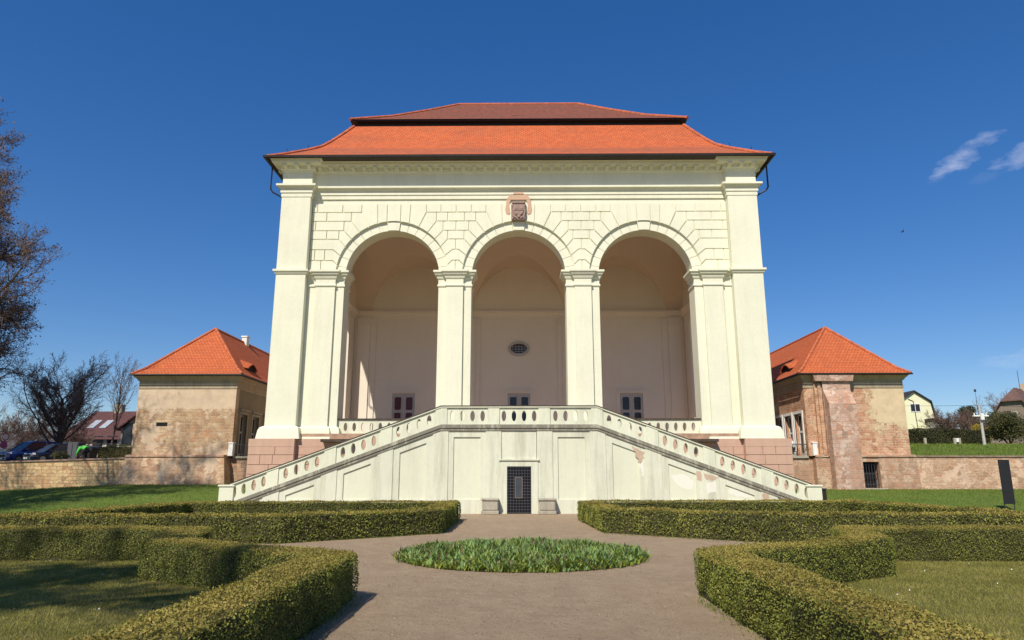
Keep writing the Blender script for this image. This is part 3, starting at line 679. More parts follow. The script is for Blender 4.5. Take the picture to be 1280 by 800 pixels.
# rear parapet return of the landing sides
# door with grille in the middle
m = MB()
m.box(-.86, -.55, YS-.13, YS+.02, 0, 2.35); m.box(.55, .86, YS-.13, YS+.02, 0, 2.35); m.box(-.549, .549, YS-.13, YS+.02, 2.09, 2.35)
m.box(-.92, .92, YS-.19, YS-.02, 2.351, 2.43); m.box(-.80, .80, YS-.07, YS+.02, 2.431, 3.72)
DS = m.build('door_surround', M['pale'], ST, bevel=.006)
MB().box(-.549, .549, YS-.012, YS+.015, .0, 2.089).build('door_recess', M['black'], ST)
m = MB()
for i in range(9): x = -.52+i*1.04/8; m.box(x-.02, x+.02, YS-.065, YS-.045, .02, 2.08)
for i in range(16): z = .05+i*1.99/15; m.box(-.547, .547, YS-.085, YS-.066, z-.02, z+.02)
G = m.build('iron_grille', M['iron'], ST)
m = MB(); m.slab([(-.2, .68), (.16, .68), (.16, 1.62), (-.2, 1.62)], [[(-.16, .72), (.12, .72), (.12, 1.58), (-.16, 1.58)]], y0=YS-.12, y1=YS-.086); SG = m.build('notice_board', plain('bronze_frame', (.16, .12, .10), .5), ST)
MB().box(-.159, .119, YS-.108, YS-.09, .721, 1.579).build('notice', plain('grey_blue_notice', (.05, .06, .07), .4), SG).matrix_parent_inverse = Matrix.Identity(4)
# stone blocks beside the door
for sd, lab in ((-1, 'worn grey stone block left of the barred door'), (1, 'worn grey stone block right of the barred door')):
    c = sd*1.28-.02
    t_ = thing('stone_block', lab, 'stone block', (c, YS-.45, 0), 'stone blocks beside the cellar door')
    MB().box(c-.40, c+.40, YS-.62, YS-.12, 0, .16).build('block_base', M['stone'], t_, bevel=.02)
    MB().box(c-.36, c+.36, YS-.58, YS-.14, .16, .58).build('block_body', M['stone'], t_, bevel=.04)
    MB().box(c-.40, c+.40, YS-.62, YS-.12, .58, .69).build('block_cap', M['stone'], t_, bevel=.03)

# =========================================================== WINGS, TERRACES, RETAINING WALLS
def peel_left(t, pf):
    s = t.sep(); z = t.math('ADD', s[2], 0)
    up = t.ramp(t.math('DIVIDE', t.math('SUBTRACT', t.math('ADD', z, t.math('MULTIPLY', t.noise(2.5, 6, t.co(scale=(1, 1, .4))), 1.0)), 2.9), 5.0, True), [(.66, 0), (.69, 1)])
    return t.math('MAXIMUM', up, t.math('MULTIPLY', pf, .88))
M['wingL'] = stonewall('wing_plaster_left', ((.50, .34, .20), (.58, .42, .26), (.42, .24, .13)), (.50, .40, .27), .42, .2, plast=(.64, .49, .34), pthr=.52, extra=peel_left, pscale=.55)
def peel_right(t, pf):
    s = t.sep(); x = s[0]
    right = t.ramp(t.math('DIVIDE', t.math('SUBTRACT', t.math('ADD', x, t.math('MULTIPLY', t.noise(1.5, 8, rough=.75), 5.0)), 16.0), 12.0, True), [(.69, 0), (.72, 1)])
    up = t.ramp(t.math('DIVIDE', t.math('SUBTRACT', t.math('ADD', s[2], t.math('MULTIPLY', t.noise(1.8, 8, rough=.75), 4.0)), 2.4), 5, True), [(.80, 0), (.83, 1)])
    return t.math('MAXIMUM', t.math('MULTIPLY', t.math('MULTIPLY', right, up), .9), t.math('MULTIPLY', pf, .6))
M['wingR'] = stonewall('wing_rubble_right', ((.56, .28, .16), (.68, .46, .30), (.46, .19, .10)), (.60, .47, .33), .34, .15, plast=(.70, .56, .35), pthr=.57, extra=peel_right, pscale=.6, dist=.09)
M['ashlar'] = stonewall('terrace_sandstone', ((.48, .30, .20), (.55, .39, .27), (.44, .25, .16)), (.38, .28, .20), .55, .25, plast=(.56, .43, .30), pthr=.56, pscale=.5)
M['rubbleL'] = stonewall('retaining_wall_left', ((.62, .43, .21), (.72, .54, .29), (.52, .30, .16)), (.34, .23, .14), .46, .21, grime=.35)
M['rubbleR'] = stonewall('retaining_wall_right', ((.56, .36, .23), (.68, .48, .33), (.50, .29, .17)), (.58, .43, .30), .40, .17, plast=(.68, .48, .34), pthr=.52, pscale=.9, dist=.08)
M['grimy_shaded'] = plaster('grimy_shaded_render', (.33, .27, .18), stain=(.10, .085, .06), amt=.9, streak=.6, fine=.5)  # stained render, base colour also lowered to deepen shade on left courtyard wall
def wing(sd):
    right = sd > 0
    root = thing('wing_building', 'side wing of bare patchy brick with orange hipped roof, right of the loggia' if right else 'side wing of peeling beige plaster with orange hipped roof, left of the loggia', 'building', (sd*21, 44, 0), 'hipped roof wings flanking the loggia')
    wm = M['wingR'] if right else M['wingL']
    xi, xo = 17.95, 24.2
    wins = ((44.6, 45.85), (46.3, 47.5), (48.0, 49.2)) if right else ((44.95, 46.05), (47.0, 48.15), (49.2, 50.3))
    z0 = 2.86
    # front, outer, rear walls
    m = MB(); m.box(sd*xi, sd*xo, 44.0, 44.5, z0, 7.7); m.box(sd*(xo-.5), sd*xo, 44.5, 74, z0, 7.7)
    m2 = MB(); m2.slab([(44.5, z0), (74, z0), (74, 7.7), (44.5, 7.7)], [[(a, z0+.06), (b, z0+.06), (b, 5.55), (a, 5.55)] for a, b in wins], y0=sd*xi, y1=sd*(xi+.45), ax='yz'); m2.build('courtyard_wall', wm if right else M['grimy_shaded'], root)
    m.box(sd*xi, sd*xo, 74, 74.5, z0, 7.7)
    m.build('walls', wm, root)
    MB().box(sd*(xi+.46), sd*(xi+.6), 44.51, 74, z0, 7.6).build('dark_room', M['black'], root)
    # plinth with a slight batter
    m = MB(); b = .28
    pts = lambda z, e: [(sd*(xi+.25-e), 44.0-.45-e, z), (sd*(xo+.08+e*1.3), 44.0-.45-e, z), (sd*(xo+.08+e*1.3), 74, z), (sd*(xi+.25-e), 74, z)]
    if right:
        gx0, gx1 = 20.95, 22.05
        for (xa, xb) in ((18.2, gx0), (gx1, 24.35)):
            e = .12; m.hexa([(xa, 43.75-e, -.2), (xb+(e if xb > 24 else 0), 43.75-e, -.2), (xb+(e if xb > 24 else 0), 44.6, -.2), (xa, 44.6, -.2), (xa, 43.75, z0), (xb, 43.75, z0), (xb, 44.6, z0), (xa, 44.6, z0)])
        m.box(gx0, gx1, 43.76, 44.6, 2.5, z0)
        m.box(gx0, gx1, 43.70, 44.6, -.2, .93)
        m.box(18.25, 24.3, 44.6, 74, -.2, z0)
    else:
        q0 = pts(-.2, .5); q1 = pts(z0, 0); m.hexa(q0+q1)
    m.build('battered_base', M['ashlar'] if right else M['wingL2'], root)
    m = MB(); m.sweep([(sd*x, y) for x, y in ((xi+.25, 43.75 if right else 43.55), (xo+.1, 43.75 if right else 43.55))][::sd], [(0, z0-.09), (.07, z0-.07), (.07, z0+.03), (0, z0+.07), (-.5, z0+.07), (-.5, z0-.09)]); m.build('string_course', M['ashlar'], root)
    # eave cornice
    pth = [(sd*xi, 74), (sd*xi, 44.0), (sd*xo, 44.0), (sd*xo, 74)]
    if right: pth = [(x, y) for x, y in pth]
    else: pth = [(x, y) for x, y in pth][::-1]
    m = MB(); m.sweep(pth, [(-.4, 7.08), (.04, 7.08), (.05, 7.2), (.012, 7.22), (.012, 7.55), (.08, 7.58), (.16, 7.72), (.2, 7.74), (.3, 7.86), (-.4, 7.86)]); m.build('eave_cornice', plaster('cornice_render_'+('r' if right else 'l'), (.47, .38, .26), stain=(.12, .10, .07), amt=.8, streak=.5, fine=.4), root)
    # roof
    X0, X1, ya, yb = sd*17.5, sd*24.55, 43.5, 75.0; ze, zr = 7.93, 11.6; mid = sd*21.02
    a, b_, c_, d_ = (X0, ya, ze), (X1, ya, ze), (X1, yb, ze), (X0, yb, ze); r1, r2 = (mid, 47.05, zr), (mid, 71.5, zr)
    # slight bell-cast
    def low(p, q, t=.16, dz=-.16): return tuple(p[i]+(q[i]-p[i])*t+(dz if i == 2 else 0) for i in range(3))
    la, lb = low(a, r1), low(b_, r1); lc, ld = low(c_, r2), low(d_, r2)
    m = MB()
    for f in ((a, b_, lb, la), (la, lb, r1), (b_, c_, lc, lb), (lb, lc, r2, r1), (c_, d_, ld, lc), (lc, ld, r2), (d_, a, la, ld), (ld, la, r1, r2)): m.add(f, [tuple(range(len(f)))])
    m.build('roof', M['wroof'], root)
    m = MB(); m.box(X0+sd*.05, X1-sd*.05, ya+.05, yb-.05, 7.865, 7.92); m.build('eave_board', M['darkframe'], root)
    for q in ((a, la, r1), (b_, lb, r1)): ridgeline([Vector(z_)+Vector((0, 0, .03)) for z_ in q], 'hip_tiles', .085, root)
    ridgeline([r1, r2], 'ridge_tiles', .085, root)
    m = MB(); m.tube([(X0-sd*.06, ya-.06, 7.9), (X1+sd*.06, ya-.06, 7.9)], .055, 6); m.tube([(X0-sd*.06, ya-.06, 7.9), (X0-sd*.06, yb, 7.9)], .055, 6); m.build('gutter', M['metal'], root)
    # eyebrow dormer on the inner slope
    def dormer(y):
        s = (zr-ze)/3.52; x = abs(X0)+.75
        zz = ze+.75*s-.12
        mm = MB(); n = 10; top = []; 
        for i in range(n+1):
            t = -1+2*i/n; yy = y+t*.95; h = .40*max(0, math.cos(t*math.pi/2))**1.2
            top.append((yy, h))
        vs = []; 
        for yy, h in top: vs += [(sd*x, yy, zz), (sd*x, yy, zz+h+.03), (sd*(x+h/s*1.9+.05), yy, zz+h+.03+h*.85)]
        fs = []
        for i in range(n): fs.append((3*i, 3*i+3, 3*i+4, 3*i+1)); 
        D = MB().add(vs, fs).build('dormer_opening', M['black'], root)
        fs = [(3*i+1, 3*i+4, 3*i+5, 3*i+2) for i in range(n)]
        vs2 = []
        for k, (yy, h) in enumerate(top): vs2 += [(sd*(x-.12), yy, zz+h+.02), (sd*(x-.12), yy, zz+h+.09), (sd*(x+h/s*1.9+.3), yy, zz+h+.09+h*.85+.1)]
        fs2 = [(3*i+1, 3*i+4, 3*i+5, 3*i+2) for i in range(n)]+[(3*i, 3*i+3, 3*i+4, 3*i+1) for i in range(n)]
        MB().add(vs2, fs2).build('dormer_roof', M['wroof'], root)
    dormer(46.9 if not right else 47.3)
    # windows on the inner side
    for a, b in wins:
        fm = M['whitepaint'] if right else M['doorwood']
        xw = sd*(xi+.22)
        m = MB(); w = .09
        m.box(xw, xw+sd*.08, a, a+w, z0+.07, 5.54); m.box(xw, xw+sd*.08, b-w, b, z0+.07, 5.54); m.box(xw, xw+sd*.08, a+w, b-w, 5.45, 5.54); m.box(xw, xw+sd*.08, a+w, b-w, z0+.07, z0+.2)
        m.box(xw, xw+sd*.08, a+w, b-w, 4.36, 4.48); c = (a+b)/2; m.box(xw, xw+sd*.08, c-.035, c+.035, z0+.2, 4.36); m.box(xw, xw+sd*.08, c-.035, c+.035, 4.48, 5.45)
        Wd = m.build('window', fm, root)
        m = MB(); m.box(xw+sd*.03, xw+sd*.045, a+w, b-w, z0+.2, 5.45); m.build('pane', M['glass'], Wd).matrix_parent_inverse = Matrix.Identity(4)
        m = MB(); e = .16; xs_ = sd*(xi-.05)
        m.slab([(a-e, z0+.0), (a, z0+.0), (a, 5.55), (b, 5.55), (b, z0), (b+e, z0), (b+e, 5.72), (a-e, 5.72)], y0=sd*(xi+.05), y1=xs_, ax='yz')
        if not right: m.box(sd*(xi+.03), sd*(xi-.16), a-e-.08, b+e+.08, 5.75, 5.86)
        m.build('window_surround', fm if right else M['stone'], Wd).matrix_parent_inverse = Matrix.Identity(4)
    if not right:
        m = MB(); m.box(-22.85, -22.15, 43.985, 44.01, 4.72, 4.95); m.build('slit_window', M['black'], root)
        m = MB(); m.box(-21.15, -20.78, 52.0, 52.5, 10.2, 12.0); m.box(-21.2, -20.73, 51.95, 52.55, 12.0, 12.1); m.build('chimney', M['whitepaint'], root)
    else:
        # stepped buttress with sloped weathering
        m = MB(); m.box(19.0, 20.72, 43.62, 44.02, z0, 7.5)
        m.slab([(43.62, -.2), (43.62, 6.9), (43.0, 6.0), (43.0, -.2)], y0=19.02, y1=20.70, ax='yz')
        m.build('buttress', M['ashlar2'], root)
        m = MB(); m.box(18.55, 18.99, 43.8, 44.02, z0, 7.3); m.box(18.72, 18.9, 43.68, 43.8, z0, 7.3); m.build('corner_strips', M['wingR'], root)
        m = MB(); m.slab([(18.5, 7.45), (20.85, 7.45), (20.95, 7.86), (18.4, 7.86)], y0=43.45, y1=44.0); m.build('cornice_ressaut', M['ashlar2'], root)
        # barred gate
        m = MB(); m.box(20.955, 22.045, 44.3, 44.45, .93, 2.5); m.build('gate_recess', M['black'], root)
        m = MB()
        for i in range(7): x = 21.0+i*1.0/6; m.tube([(x, 43.95, .94), (x, 43.95, 2.48)], .022, 6)
        for z in (1.15, 1.8, 2.35): m.box(20.96, 22.04, 43.94, 43.96, z-.02, z+.02)
        m.build('iron_gate', M['iron'], root)
        m = MB(); m.box(20.8, 22.2, 43.3, 43.7, .6, .93); m.box(20.7, 22.4, 42.95, 43.3, .5, .78); m.build('gate_steps', M['stone'], root, bevel=.02)
    return root
M['ashlar2'] = stonewall('buttress_stone', ((.52, .32, .23), (.60, .42, .33), (.46, .27, .18)), (.48, .38, .30), .5, .26, plast=(.62, .47, .38), pthr=.55, pscale=.9)
M['wingL2'] = stonewall('base_stone_left', ((.54, .35, .21), (.64, .46, .29), (.48, .27, .16)), (.50, .38, .26), .45, .2, plast=(.60, .45, .31), pthr=.54, pscale=.7)
wing(-1); wing(1)
# terraces between wings and loggia
for sd in (-1, 1):
    side = 'left' if sd < 0 else 'right'
    t_ = thing('terrace', 'stone terrace with thin iron railing between loggia and '+side+' wing', 'terrace', (sd*16.5, 44, 0), 'railed terraces beside the loggia')
    yt = 44.35 if sd < 0 else 44.2
    xo_ = 18.3
    MB().box(sd*15.07, sd*xo_, yt, 70, -.3, 2.74).build('terrace_wall', M['ashlar'], t_)
    MB().box(sd*15.07, sd*(xo_-.37), yt-.12, 70, 2.741, 2.86).build('terrace_edge', M['stone'], t_)
    px = 18.08 if sd < 0 else 18.35
    m = MB(); m.box(sd*(px-.22), sd*(px+.06), yt-.42, yt-.1, 2.87, 3.62); m.box(sd*(px-.25), sd*(px+.09), yt-.45, yt-.07, 3.62, 3.7); m.build('white_post', M['whitepaint'], t_, bevel=.01)
    m = MB(); m.box(sd*15.08, sd*(px-.22), yt-.06, yt-.02, 3.56, 3.61); m.box(sd*15.08, sd*(px-.22), yt-.055, yt-.03, 2.96, 2.99)
    x = 15.2
    while x < px-.25: m.box(sd*(x-.008), sd*(x+.008), yt-.05, yt-.035, 2.87, 3.56); x += .13
    m.build('railing', M['iron'], t_)
m = MB(); m.box(18.31, 18.62, 43.72, 44.2, 2.70, 2.86); tag(m.build('stone_ledge', M['stone']), 'small stone ledge under the white railing post by the right wing', 'ledge')
# retaining walls
def rwall(pts, tops, mat, label, base=-.3, thick=.5):
    root = thing('retaining_wall', label, 'wall', (pts[0][0], pts[0][1], 0), 'stone walls flanking the garden')
    m = MB(); c = MB()
    for i in range(len(pts)-1):
        (xa, ya), (xb, yb) = pts[i], pts[i+1]; za, zb_ = tops[i], tops[i+1]
        m.hexa([(xa, ya, base), (xb, yb, base), (xb, yb+thick, base), (xa, ya+thick, base), (xa, ya, za), (xb, yb, zb_), (xb, yb+thick, zb_), (xa, ya+thick, za)])
        c.hexa([(xa, ya-.07, za+.001), (xb, yb-.07, zb_+.001), (xb, yb+thick, zb_+.001), (xa, ya+thick, za+.001), (xa, ya-.07, za+.09), (xb, yb-.07, zb_+.09), (xb, yb+thick, zb_+.09), (xa, ya+thick, za+.09)])
    m.build('masonry', mat, root); c.build('coping', plain('wall_coping', (.30, .20, .15), .9, var=.35, sc=4), root); return root
rwall([(-62, 44.0), (-32, 44.0), (-24.32, 44.0)], [2.35, 2.47, 2.70], M['rubbleL'], 'long low yellowish stone wall below the street, left of the left wing')
rwall([(24.4, 44.0), (62, 44.0)], [2.80, 2.75], M['rubbleR'], 'long low reddish stone wall below the green meadow, right of the right wing')
#PART2
def at(px, py, Y):
    """true position, at depth Y, of something seen in a given direction"""
    d = raydir(px, py); t = Y/d.y; return Vector((d.x*t, Y, EYE+d.z*t))
def fastmesh(name, co, nq, mat, parent=None, k=4):
    """co: (n*k,3) array, faces of k consecutive vertices"""
    me = bpy.data.meshes.new(name); n = len(co); me.vertices.add(n); me.vertices.foreach_set('co', np.asarray(co, np.float32).ravel())
    nf = n//k; me.loops.add(n); me.loops.foreach_set('vertex_index', np.arange(n, dtype=np.int32)); me.polygons.add(nf)
    me.polygons.foreach_set('loop_start', np.arange(0, n, k, dtype=np.int32)); me.polygons.foreach_set('loop_total', np.full(nf, k, np.int32)); me.update(calc_edges=True)
    me.materials.append(mat); o = bpy.data.objects.new(name, me); C.objects.link(o)
    if parent: o.parent = parent; o.matrix_parent_inverse = Matrix.Translation(parent.location).inverted()
    return o
def unit(a): return a/np.maximum(1e-6, np.linalg.norm(a, axis=1))[:, None]
def leafquads(P, Nn, size, flat=.6, asp=.55):
    n = len(P); nr = unit(Nn*flat+rng.normal(size=(n, 3))*(1-flat*.4)); t = unit(np.cross(nr, rng.normal(size=(n, 3)))); b = np.cross(nr, t)
    s = (size*rng.uniform(.6, 1.35, n))[:, None]
    return np.stack([P-t*s*.5, P+b*s*.5*asp, P+t*s*.5, P-b*s*.5*asp], 1).reshape(-1, 3)
# ------------------------------------------------------------ hedges
M['hedgecore'] = plain('hedge_inner_twigs', (.06, .055, .022), .95, var=.4, sc=8, bump=.5)
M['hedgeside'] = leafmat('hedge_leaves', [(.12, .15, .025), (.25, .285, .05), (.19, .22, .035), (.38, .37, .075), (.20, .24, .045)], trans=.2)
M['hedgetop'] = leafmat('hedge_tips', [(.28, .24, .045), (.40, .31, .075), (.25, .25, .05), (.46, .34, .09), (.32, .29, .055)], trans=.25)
def offs(path, d, closed):
    n = len(path); out = []
    for i in range(n):
        p = Vector(path[i]); a = Vector(path[i-1]) if (i > 0 or closed) else None; b = Vector(path[(i+1) % n]) if (i < n-1 or closed) else None
        d1 = (p-a).normalized() if a is not None else None; d2 = (b-p).normalized() if b is not None else None
        d1 = d1 or d2; d2 = d2 or d1; n1 = Vector((d1.y, -d1.x)); n2 = Vector((d2.y, -d2.x)); mm = n1+n2; mm = mm/max(.55, mm.dot(n1)); out.append(p+mm*d)
    return out
def wob(P): 
    x, y, z = P[:, 0], P[:, 1], P[:, 2]
    return .5*np.sin(x*2.1+1.3*np.sin(y*1.7))+.5*np.sin(y*2.9+z*3+1.1*np.sin(x*2.3))+.35*np.sin(x*7.1+y*5.3+z*6)+.3*np.sin(y*9.7-x*8.1+z*11)
def hedge(label, path, w, h, dens, size, closed=False, amp=.028):
    root = thing('box_hedge', label, 'hedge', (*path[0], 0), 'clipped hedges around the round flower bed')
    L = offs(path, -w/2, closed); Rr = offs(path, w/2, closed); n = len(path)
    m = MB(); e = .05; Li = offs(path, -w/2+e, closed); Ri = offs(path, w/2-e, closed)
    quads = []
    for i in range(n if closed else n-1):
        j = (i+1) % n
        m.hexa([(*Ri[i], 0), (*Ri[j], 0), (*Li[j], 0), (*Li[i], 0), (*Ri[i], h-e), (*Ri[j], h-e), (*Li[j], h-e), (*Li[i], h-e)])
        quads += [(L[j], L[i], 's'), (Rr[i], Rr[j], 's')]
        quads.append((L[i], L[j], Rr[i], Rr[j], 't'))
    if not closed: quads += [(L[0], Rr[0], 's'), (Rr[-1], L[-1], 's')]
    m.build('hedge_core', M['hedgecore'], root, fix=False)
    sp, sn, tp, tn = [], [], [], []
    for q in quads:
        if q[-1] == 's':
            a, b = q[0], q[1]; ln = (b-a).length; k = int(ln*h*dens); u = rng.random(k); z = rng.random(k)*h; d = (b-a)/ln; nn = np.array([d.y, -d.x, 0])
            P = np.stack([a.x+(b.x-a.x)*u, a.y+(b.y-a.y)*u, z], 1); rnd = np.clip((z-(h-.1))/.1, 0, 1)**2*.05+np.clip((.12-z)/.12, 0, 1)*.05
            P = P+nn[None]*(wob(P)*amp+rng.normal(size=k)*.012-rnd)[:, None]; spr = rng.random(k) < .02; P[spr] += nn*.03
            sp.append(P); sn.append(np.repeat(nn[None], k, 0))
        else:
            a, b, c, d = q[:4]; ar = (b-a).length*w; k = int(ar*dens*1.15); u = rng.random(k)[:, None]; v = rng.random(k)[:, None]
            A = np.array([a.x, a.y]); B = np.array([b.x, b.y]); Cc = np.array([c.x, c.y]); D = np.array([d.x, d.y])
            xy = (A*(1-u)+B*u)*(1-v)+(Cc*(1-u)+D*u)*v; ed = np.minimum(v, 1-v)[:, 0]*w
            z = h-np.clip((.1-ed)/.1, 0, 1)**2*.045; P = np.concatenate([xy, z[:, None]], 1); P[:, 2] += wob(P)*amp*.8+rng.normal(size=k)*.014+(rng.random(k) < .03)*.03
            tp.append(P); tn.append(np.tile([0, 0, 1.], (k, 1)))
    sp, sn, tp, tn = map(np.concatenate, (sp, sn, tp, tn))
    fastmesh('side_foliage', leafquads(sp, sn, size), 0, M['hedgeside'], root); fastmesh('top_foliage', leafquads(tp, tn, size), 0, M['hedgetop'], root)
    return root
hedge('nearest low box hedge with a sharp corner, left of the path', [(-2.62, 3.6), (-2.62, 10.15), (-6.1, 12.45), (-6.75, 14.95), (-15, 14.95)], .66, .635, 4000, .026)
hedge('nearest low box hedge with a sharp corner, right of the path', [(2.9, 3.6), (2.9, 10.6), (6.15, 12.85), (6.85, 15.05), (15, 15.05)], .66, .645, 4000, .026)
hedge('long far box hedge ring below the left stair flight', [(-2.68, 27.8), (-2.66, 21.75), (-6.2, 18.75), (-13.2, 18.55), (-12.7, 27.3)], .7, .70, 950, .052, True, .035)
hedge('long far box hedge ring below the right stair flight', [(2.62, 27.7), (2.84, 22.1), (6.2, 19.3), (14.0, 18.9), (12.9, 28.4)], .7, .72, 950, .052, True, .035)
# ------------------------------------------------------------ grass
M['blade'] = leafmat('grass_blades', [(.25, .25, .045), (.34, .31, .07), (.28, .27, .05), (.44, .35, .13), (.20, .25, .04)], trans=.3)
M['bladeG'] = leafmat('green_grass_blades', [(.11, .20, .015), (.19, .27, .03), (.30, .31, .06), (.07, .12, .012)], trans=.3)
M['petal'] = plain('daisy_petals', (.8, .8, .76), .6)
def blades(name, xy, zf, hh, ww, mat, parent=None):
    n = len(xy); z = np.array([zf(x, y) for x, y in xy]) if zf else np.full(n, .005)
    a = rng.uniform(0, 2*math.pi, n); h = hh*rng.uniform(.5, 1.3, n); d = np.stack([np.cos(a), np.sin(a), np.zeros(n)], 1)*ww*.5
    P = np.concatenate([xy, z[:, None]], 1); lean = rng.normal(size=(n, 3))*h[:, None]*.45; lean[:, 2] = h
    return fastmesh(name, np.stack([P-d, P+d, P+lean], 1).reshape(-1, 3), 0, mat, parent, 3)
def inpoly(xy, poly):
    r = np.zeros(len(xy), bool); n = len(poly)
    for i in range(n):
        (x1, y1), (x2, y2) = poly[i], poly[(i+1) % n]; c = ((y1 > xy[:, 1]) != (y2 > xy[:, 1])) & (xy[:, 0] < (x2-x1)*(xy[:, 1]-y1)/(y2-y1+1e-12)+x1); r ^= c
    return r
for sx in (-1, 1):
    side = 'left' if sx < 0 else 'right'
    pts = np.stack([rng.uniform(2.9, 14, 230000), rng.uniform(4.5, 14.8, 230000)], 1)
    pts = pts[inpoly(pts, [(3.0, 4), (3.0, 9.9), (6.3, 12.9), (6.7, 14.8), (15, 14.8), (15, 4)])]; pts = pts[pts[:, 0] < pts[:, 1]*.78+1]; pts[:, 0] *= sx
    g_ = blades('lawn_grass', pts, None, .035, .008, M['blade']); tag(g_, 'short dry lawn grass with tiny daisies inside the near '+side+' hedge', 'grass', None, 'stuff')
    k = 45; q = pts[rng.integers(0, len(pts), k)]; Pq = np.concatenate([q, np.full((k, 1), .04)], 1)
    fl = fastmesh('daisies', leafquads(Pq, np.tile([0, 0, 1.], (k, 1)), .035, .95, .9), 0, M['petal']); fl.parent = g_; fl['kind'] = 'stuff'
    n = 70000; pts = np.stack([rng.uniform(14.2, 40, n), rng.uniform(17, 43.9, n)], 1); pts = pts[(pts[:, 0] < pts[:, 1]*.82+1)]; pts[:, 0] *= sx
    g_ = blades('bank_grass', pts, hgt, .085, .02, M['bladeG']); tag(g_, 'green grass on the bank below the '+side+' stone wall', 'grass', None, 'stuff')
n = 26000; pts = np.stack([rng.uniform(24.5, 60, n), rng.uniform(44.6, 62, n)], 1); g_ = blades('meadow_grass', pts, plat_r, .14, .03, M['bladeG']); tag(g_, 'sunny green meadow grass above the right stone wall', 'grass', None, 'stuff')
# sparse tufts where path meets hedge and wall
pts = []
for _ in range(2600):
    s_ = random.choice((-1, 1)); t = random.random()
    a, b = random.choice((((2.25, 4.5), (2.25, 10.4)), ((2.25, 10.4), (6.4, 13.2)), ((2.3, 21.5), (6.2, 18.3)), ((2.3, 21.5), (2.3, 28)), ((6.2, 18.3), (13, 18.1))))
    pts.append((s_*(a[0]+(b[0]-a[0])*t+random.gauss(0, .05))+(.26 if s_ > 0 else .0), a[1]+(b[1]-a[1])*t+random.gauss(0, .05)))
g_ = blades('weed_tufts', np.array(pts), None, .05, .014, M['bladeG']); tag(g_, 'sparse green weeds along the foot of the hedges', 'weeds', None, 'stuff')
# litter : small stones and dry leaves on the path
k = 16000; xy = np.stack([rng.uniform(-3.6, 3.6, k), rng.uniform(4.5, 32, k)], 1); xy = xy[(np.hypot(xy[:, 0], xy[:, 1]-15.75) > 2.7)]
P = np.concatenate([xy, np.full((len(xy), 1), .008)], 1)
lt = fastmesh('path_litter', leafquads(P, np.tile([0, 0, 1.], (len(P), 1)), .019, .95, .6), 0, leafmat('dry_leaf_bits', [(.16, .11, .07), (.44, .36, .25), (.28, .20, .13), (.52, .44, .33)], trans=0)); tag(lt, 'scattered grit and dry leaf bits on the trodden path', 'litter', None, 'stuff')
# ------------------------------------------------------------ round flower bed
BC = (.06, 15.72); BR = 2.62
m = MB(); ring = [(BC[0]+BR*math.cos(a)*(1+.01*math.sin(9*a)), BC[1]+BR*math.sin(a), .012) for a in [2*math.pi*i/64 for i in range(64)]]
m.add(ring, [tuple(range(64))]); struct(m.build('bed_soil', plain('bed_soil', (.07, .05, .035), .95, var=.5, sc=6, bump=.6), fix=False))
def tulips(n, hh, ww, segs=3, rmax=1.0, bend=.5):
    r = BR*rmax*np.sqrt(rng.random(n)); a = rng.uniform(0, 2*math.pi, n); base = np.stack([BC[0]+r*np.cos(a), BC[1]+r*np.sin(a), np.full(n, .01)], 1)
    r = r*(1+.022*rng.normal(size=n)); base[:, 0] = BC[0]+r*np.cos(a); base[:, 1] = BC[1]+r*np.sin(a); h = hh*rng.uniform(.45, 1.3, n)*(1-.25*(r/BR)**4)*(1+.30*np.sin(base[:, 0]*4.3+2*np.sin(base[:, 1]*3.1))*np.sin(base[:, 1]*5.2+base[:, 0])); th = rng.uniform(0, 2*math.pi, n); out = np.stack([np.cos(th), np.sin(th), np.zeros(n)], 1); side = np.stack([-np.sin(th), np.cos(th), np.zeros(n)], 1)
    w = ww*rng.uniform(.7, 1.3, n); Q = []
    prof = [.55, 1, .75, .05]; 
    pt = lambda t: base+out*(bend*h*t**1.8)[:, None]+np.stack([0*h, 0*h, h*(t-.22*t*t)], 1)
    for i in range(segs):
        t0, t1 = i/segs, (i+1)/segs; w0, w1 = prof[i], prof[i+1]; p0, p1 = pt(np.full(n, t0)), pt(np.full(n, t1)); s0 = side*(w*w0*.5)[:, None]; s1 = side*(w*w1*.5)[:, None]
        Q.append(np.stack([p0-s0, p0+s0, p1+s1, p1-s1], 1))
    return np.stack(Q, 1).reshape(-1, 3)
BD = thing('flower_bed', 'round bed of leafy green tulip plants in the middle of the path', 'flower bed', (*BC, 0))
o = fastmesh('tulip_leaves', tulips(6000, .24, .042), 0, leafmat('tulip_leaf', [(.17, .30, .11), (.25, .40, .14), (.33, .45, .10), (.13, .22, .08)], .45, .3), BD); o['kind'] = 'stuff'
o = fastmesh('low_foliage', tulips(20000, .18, .036, bend=.8), 0, leafmat('bedding_leaf', [(.25, .33, .04), (.17, .25, .035), (.38, .40, .07), (.12, .17, .035)], .55, .3), BD); o['kind'] = 'stuff'
o = fastmesh('dark_buds', tulips(1500, .25, .03, bend=.25), 0, leafmat('dark_bud', [(.12, .07, .05), (.16, .12, .05), (.10, .05, .05)], .6, .1), BD); o['kind'] = 'stuff'

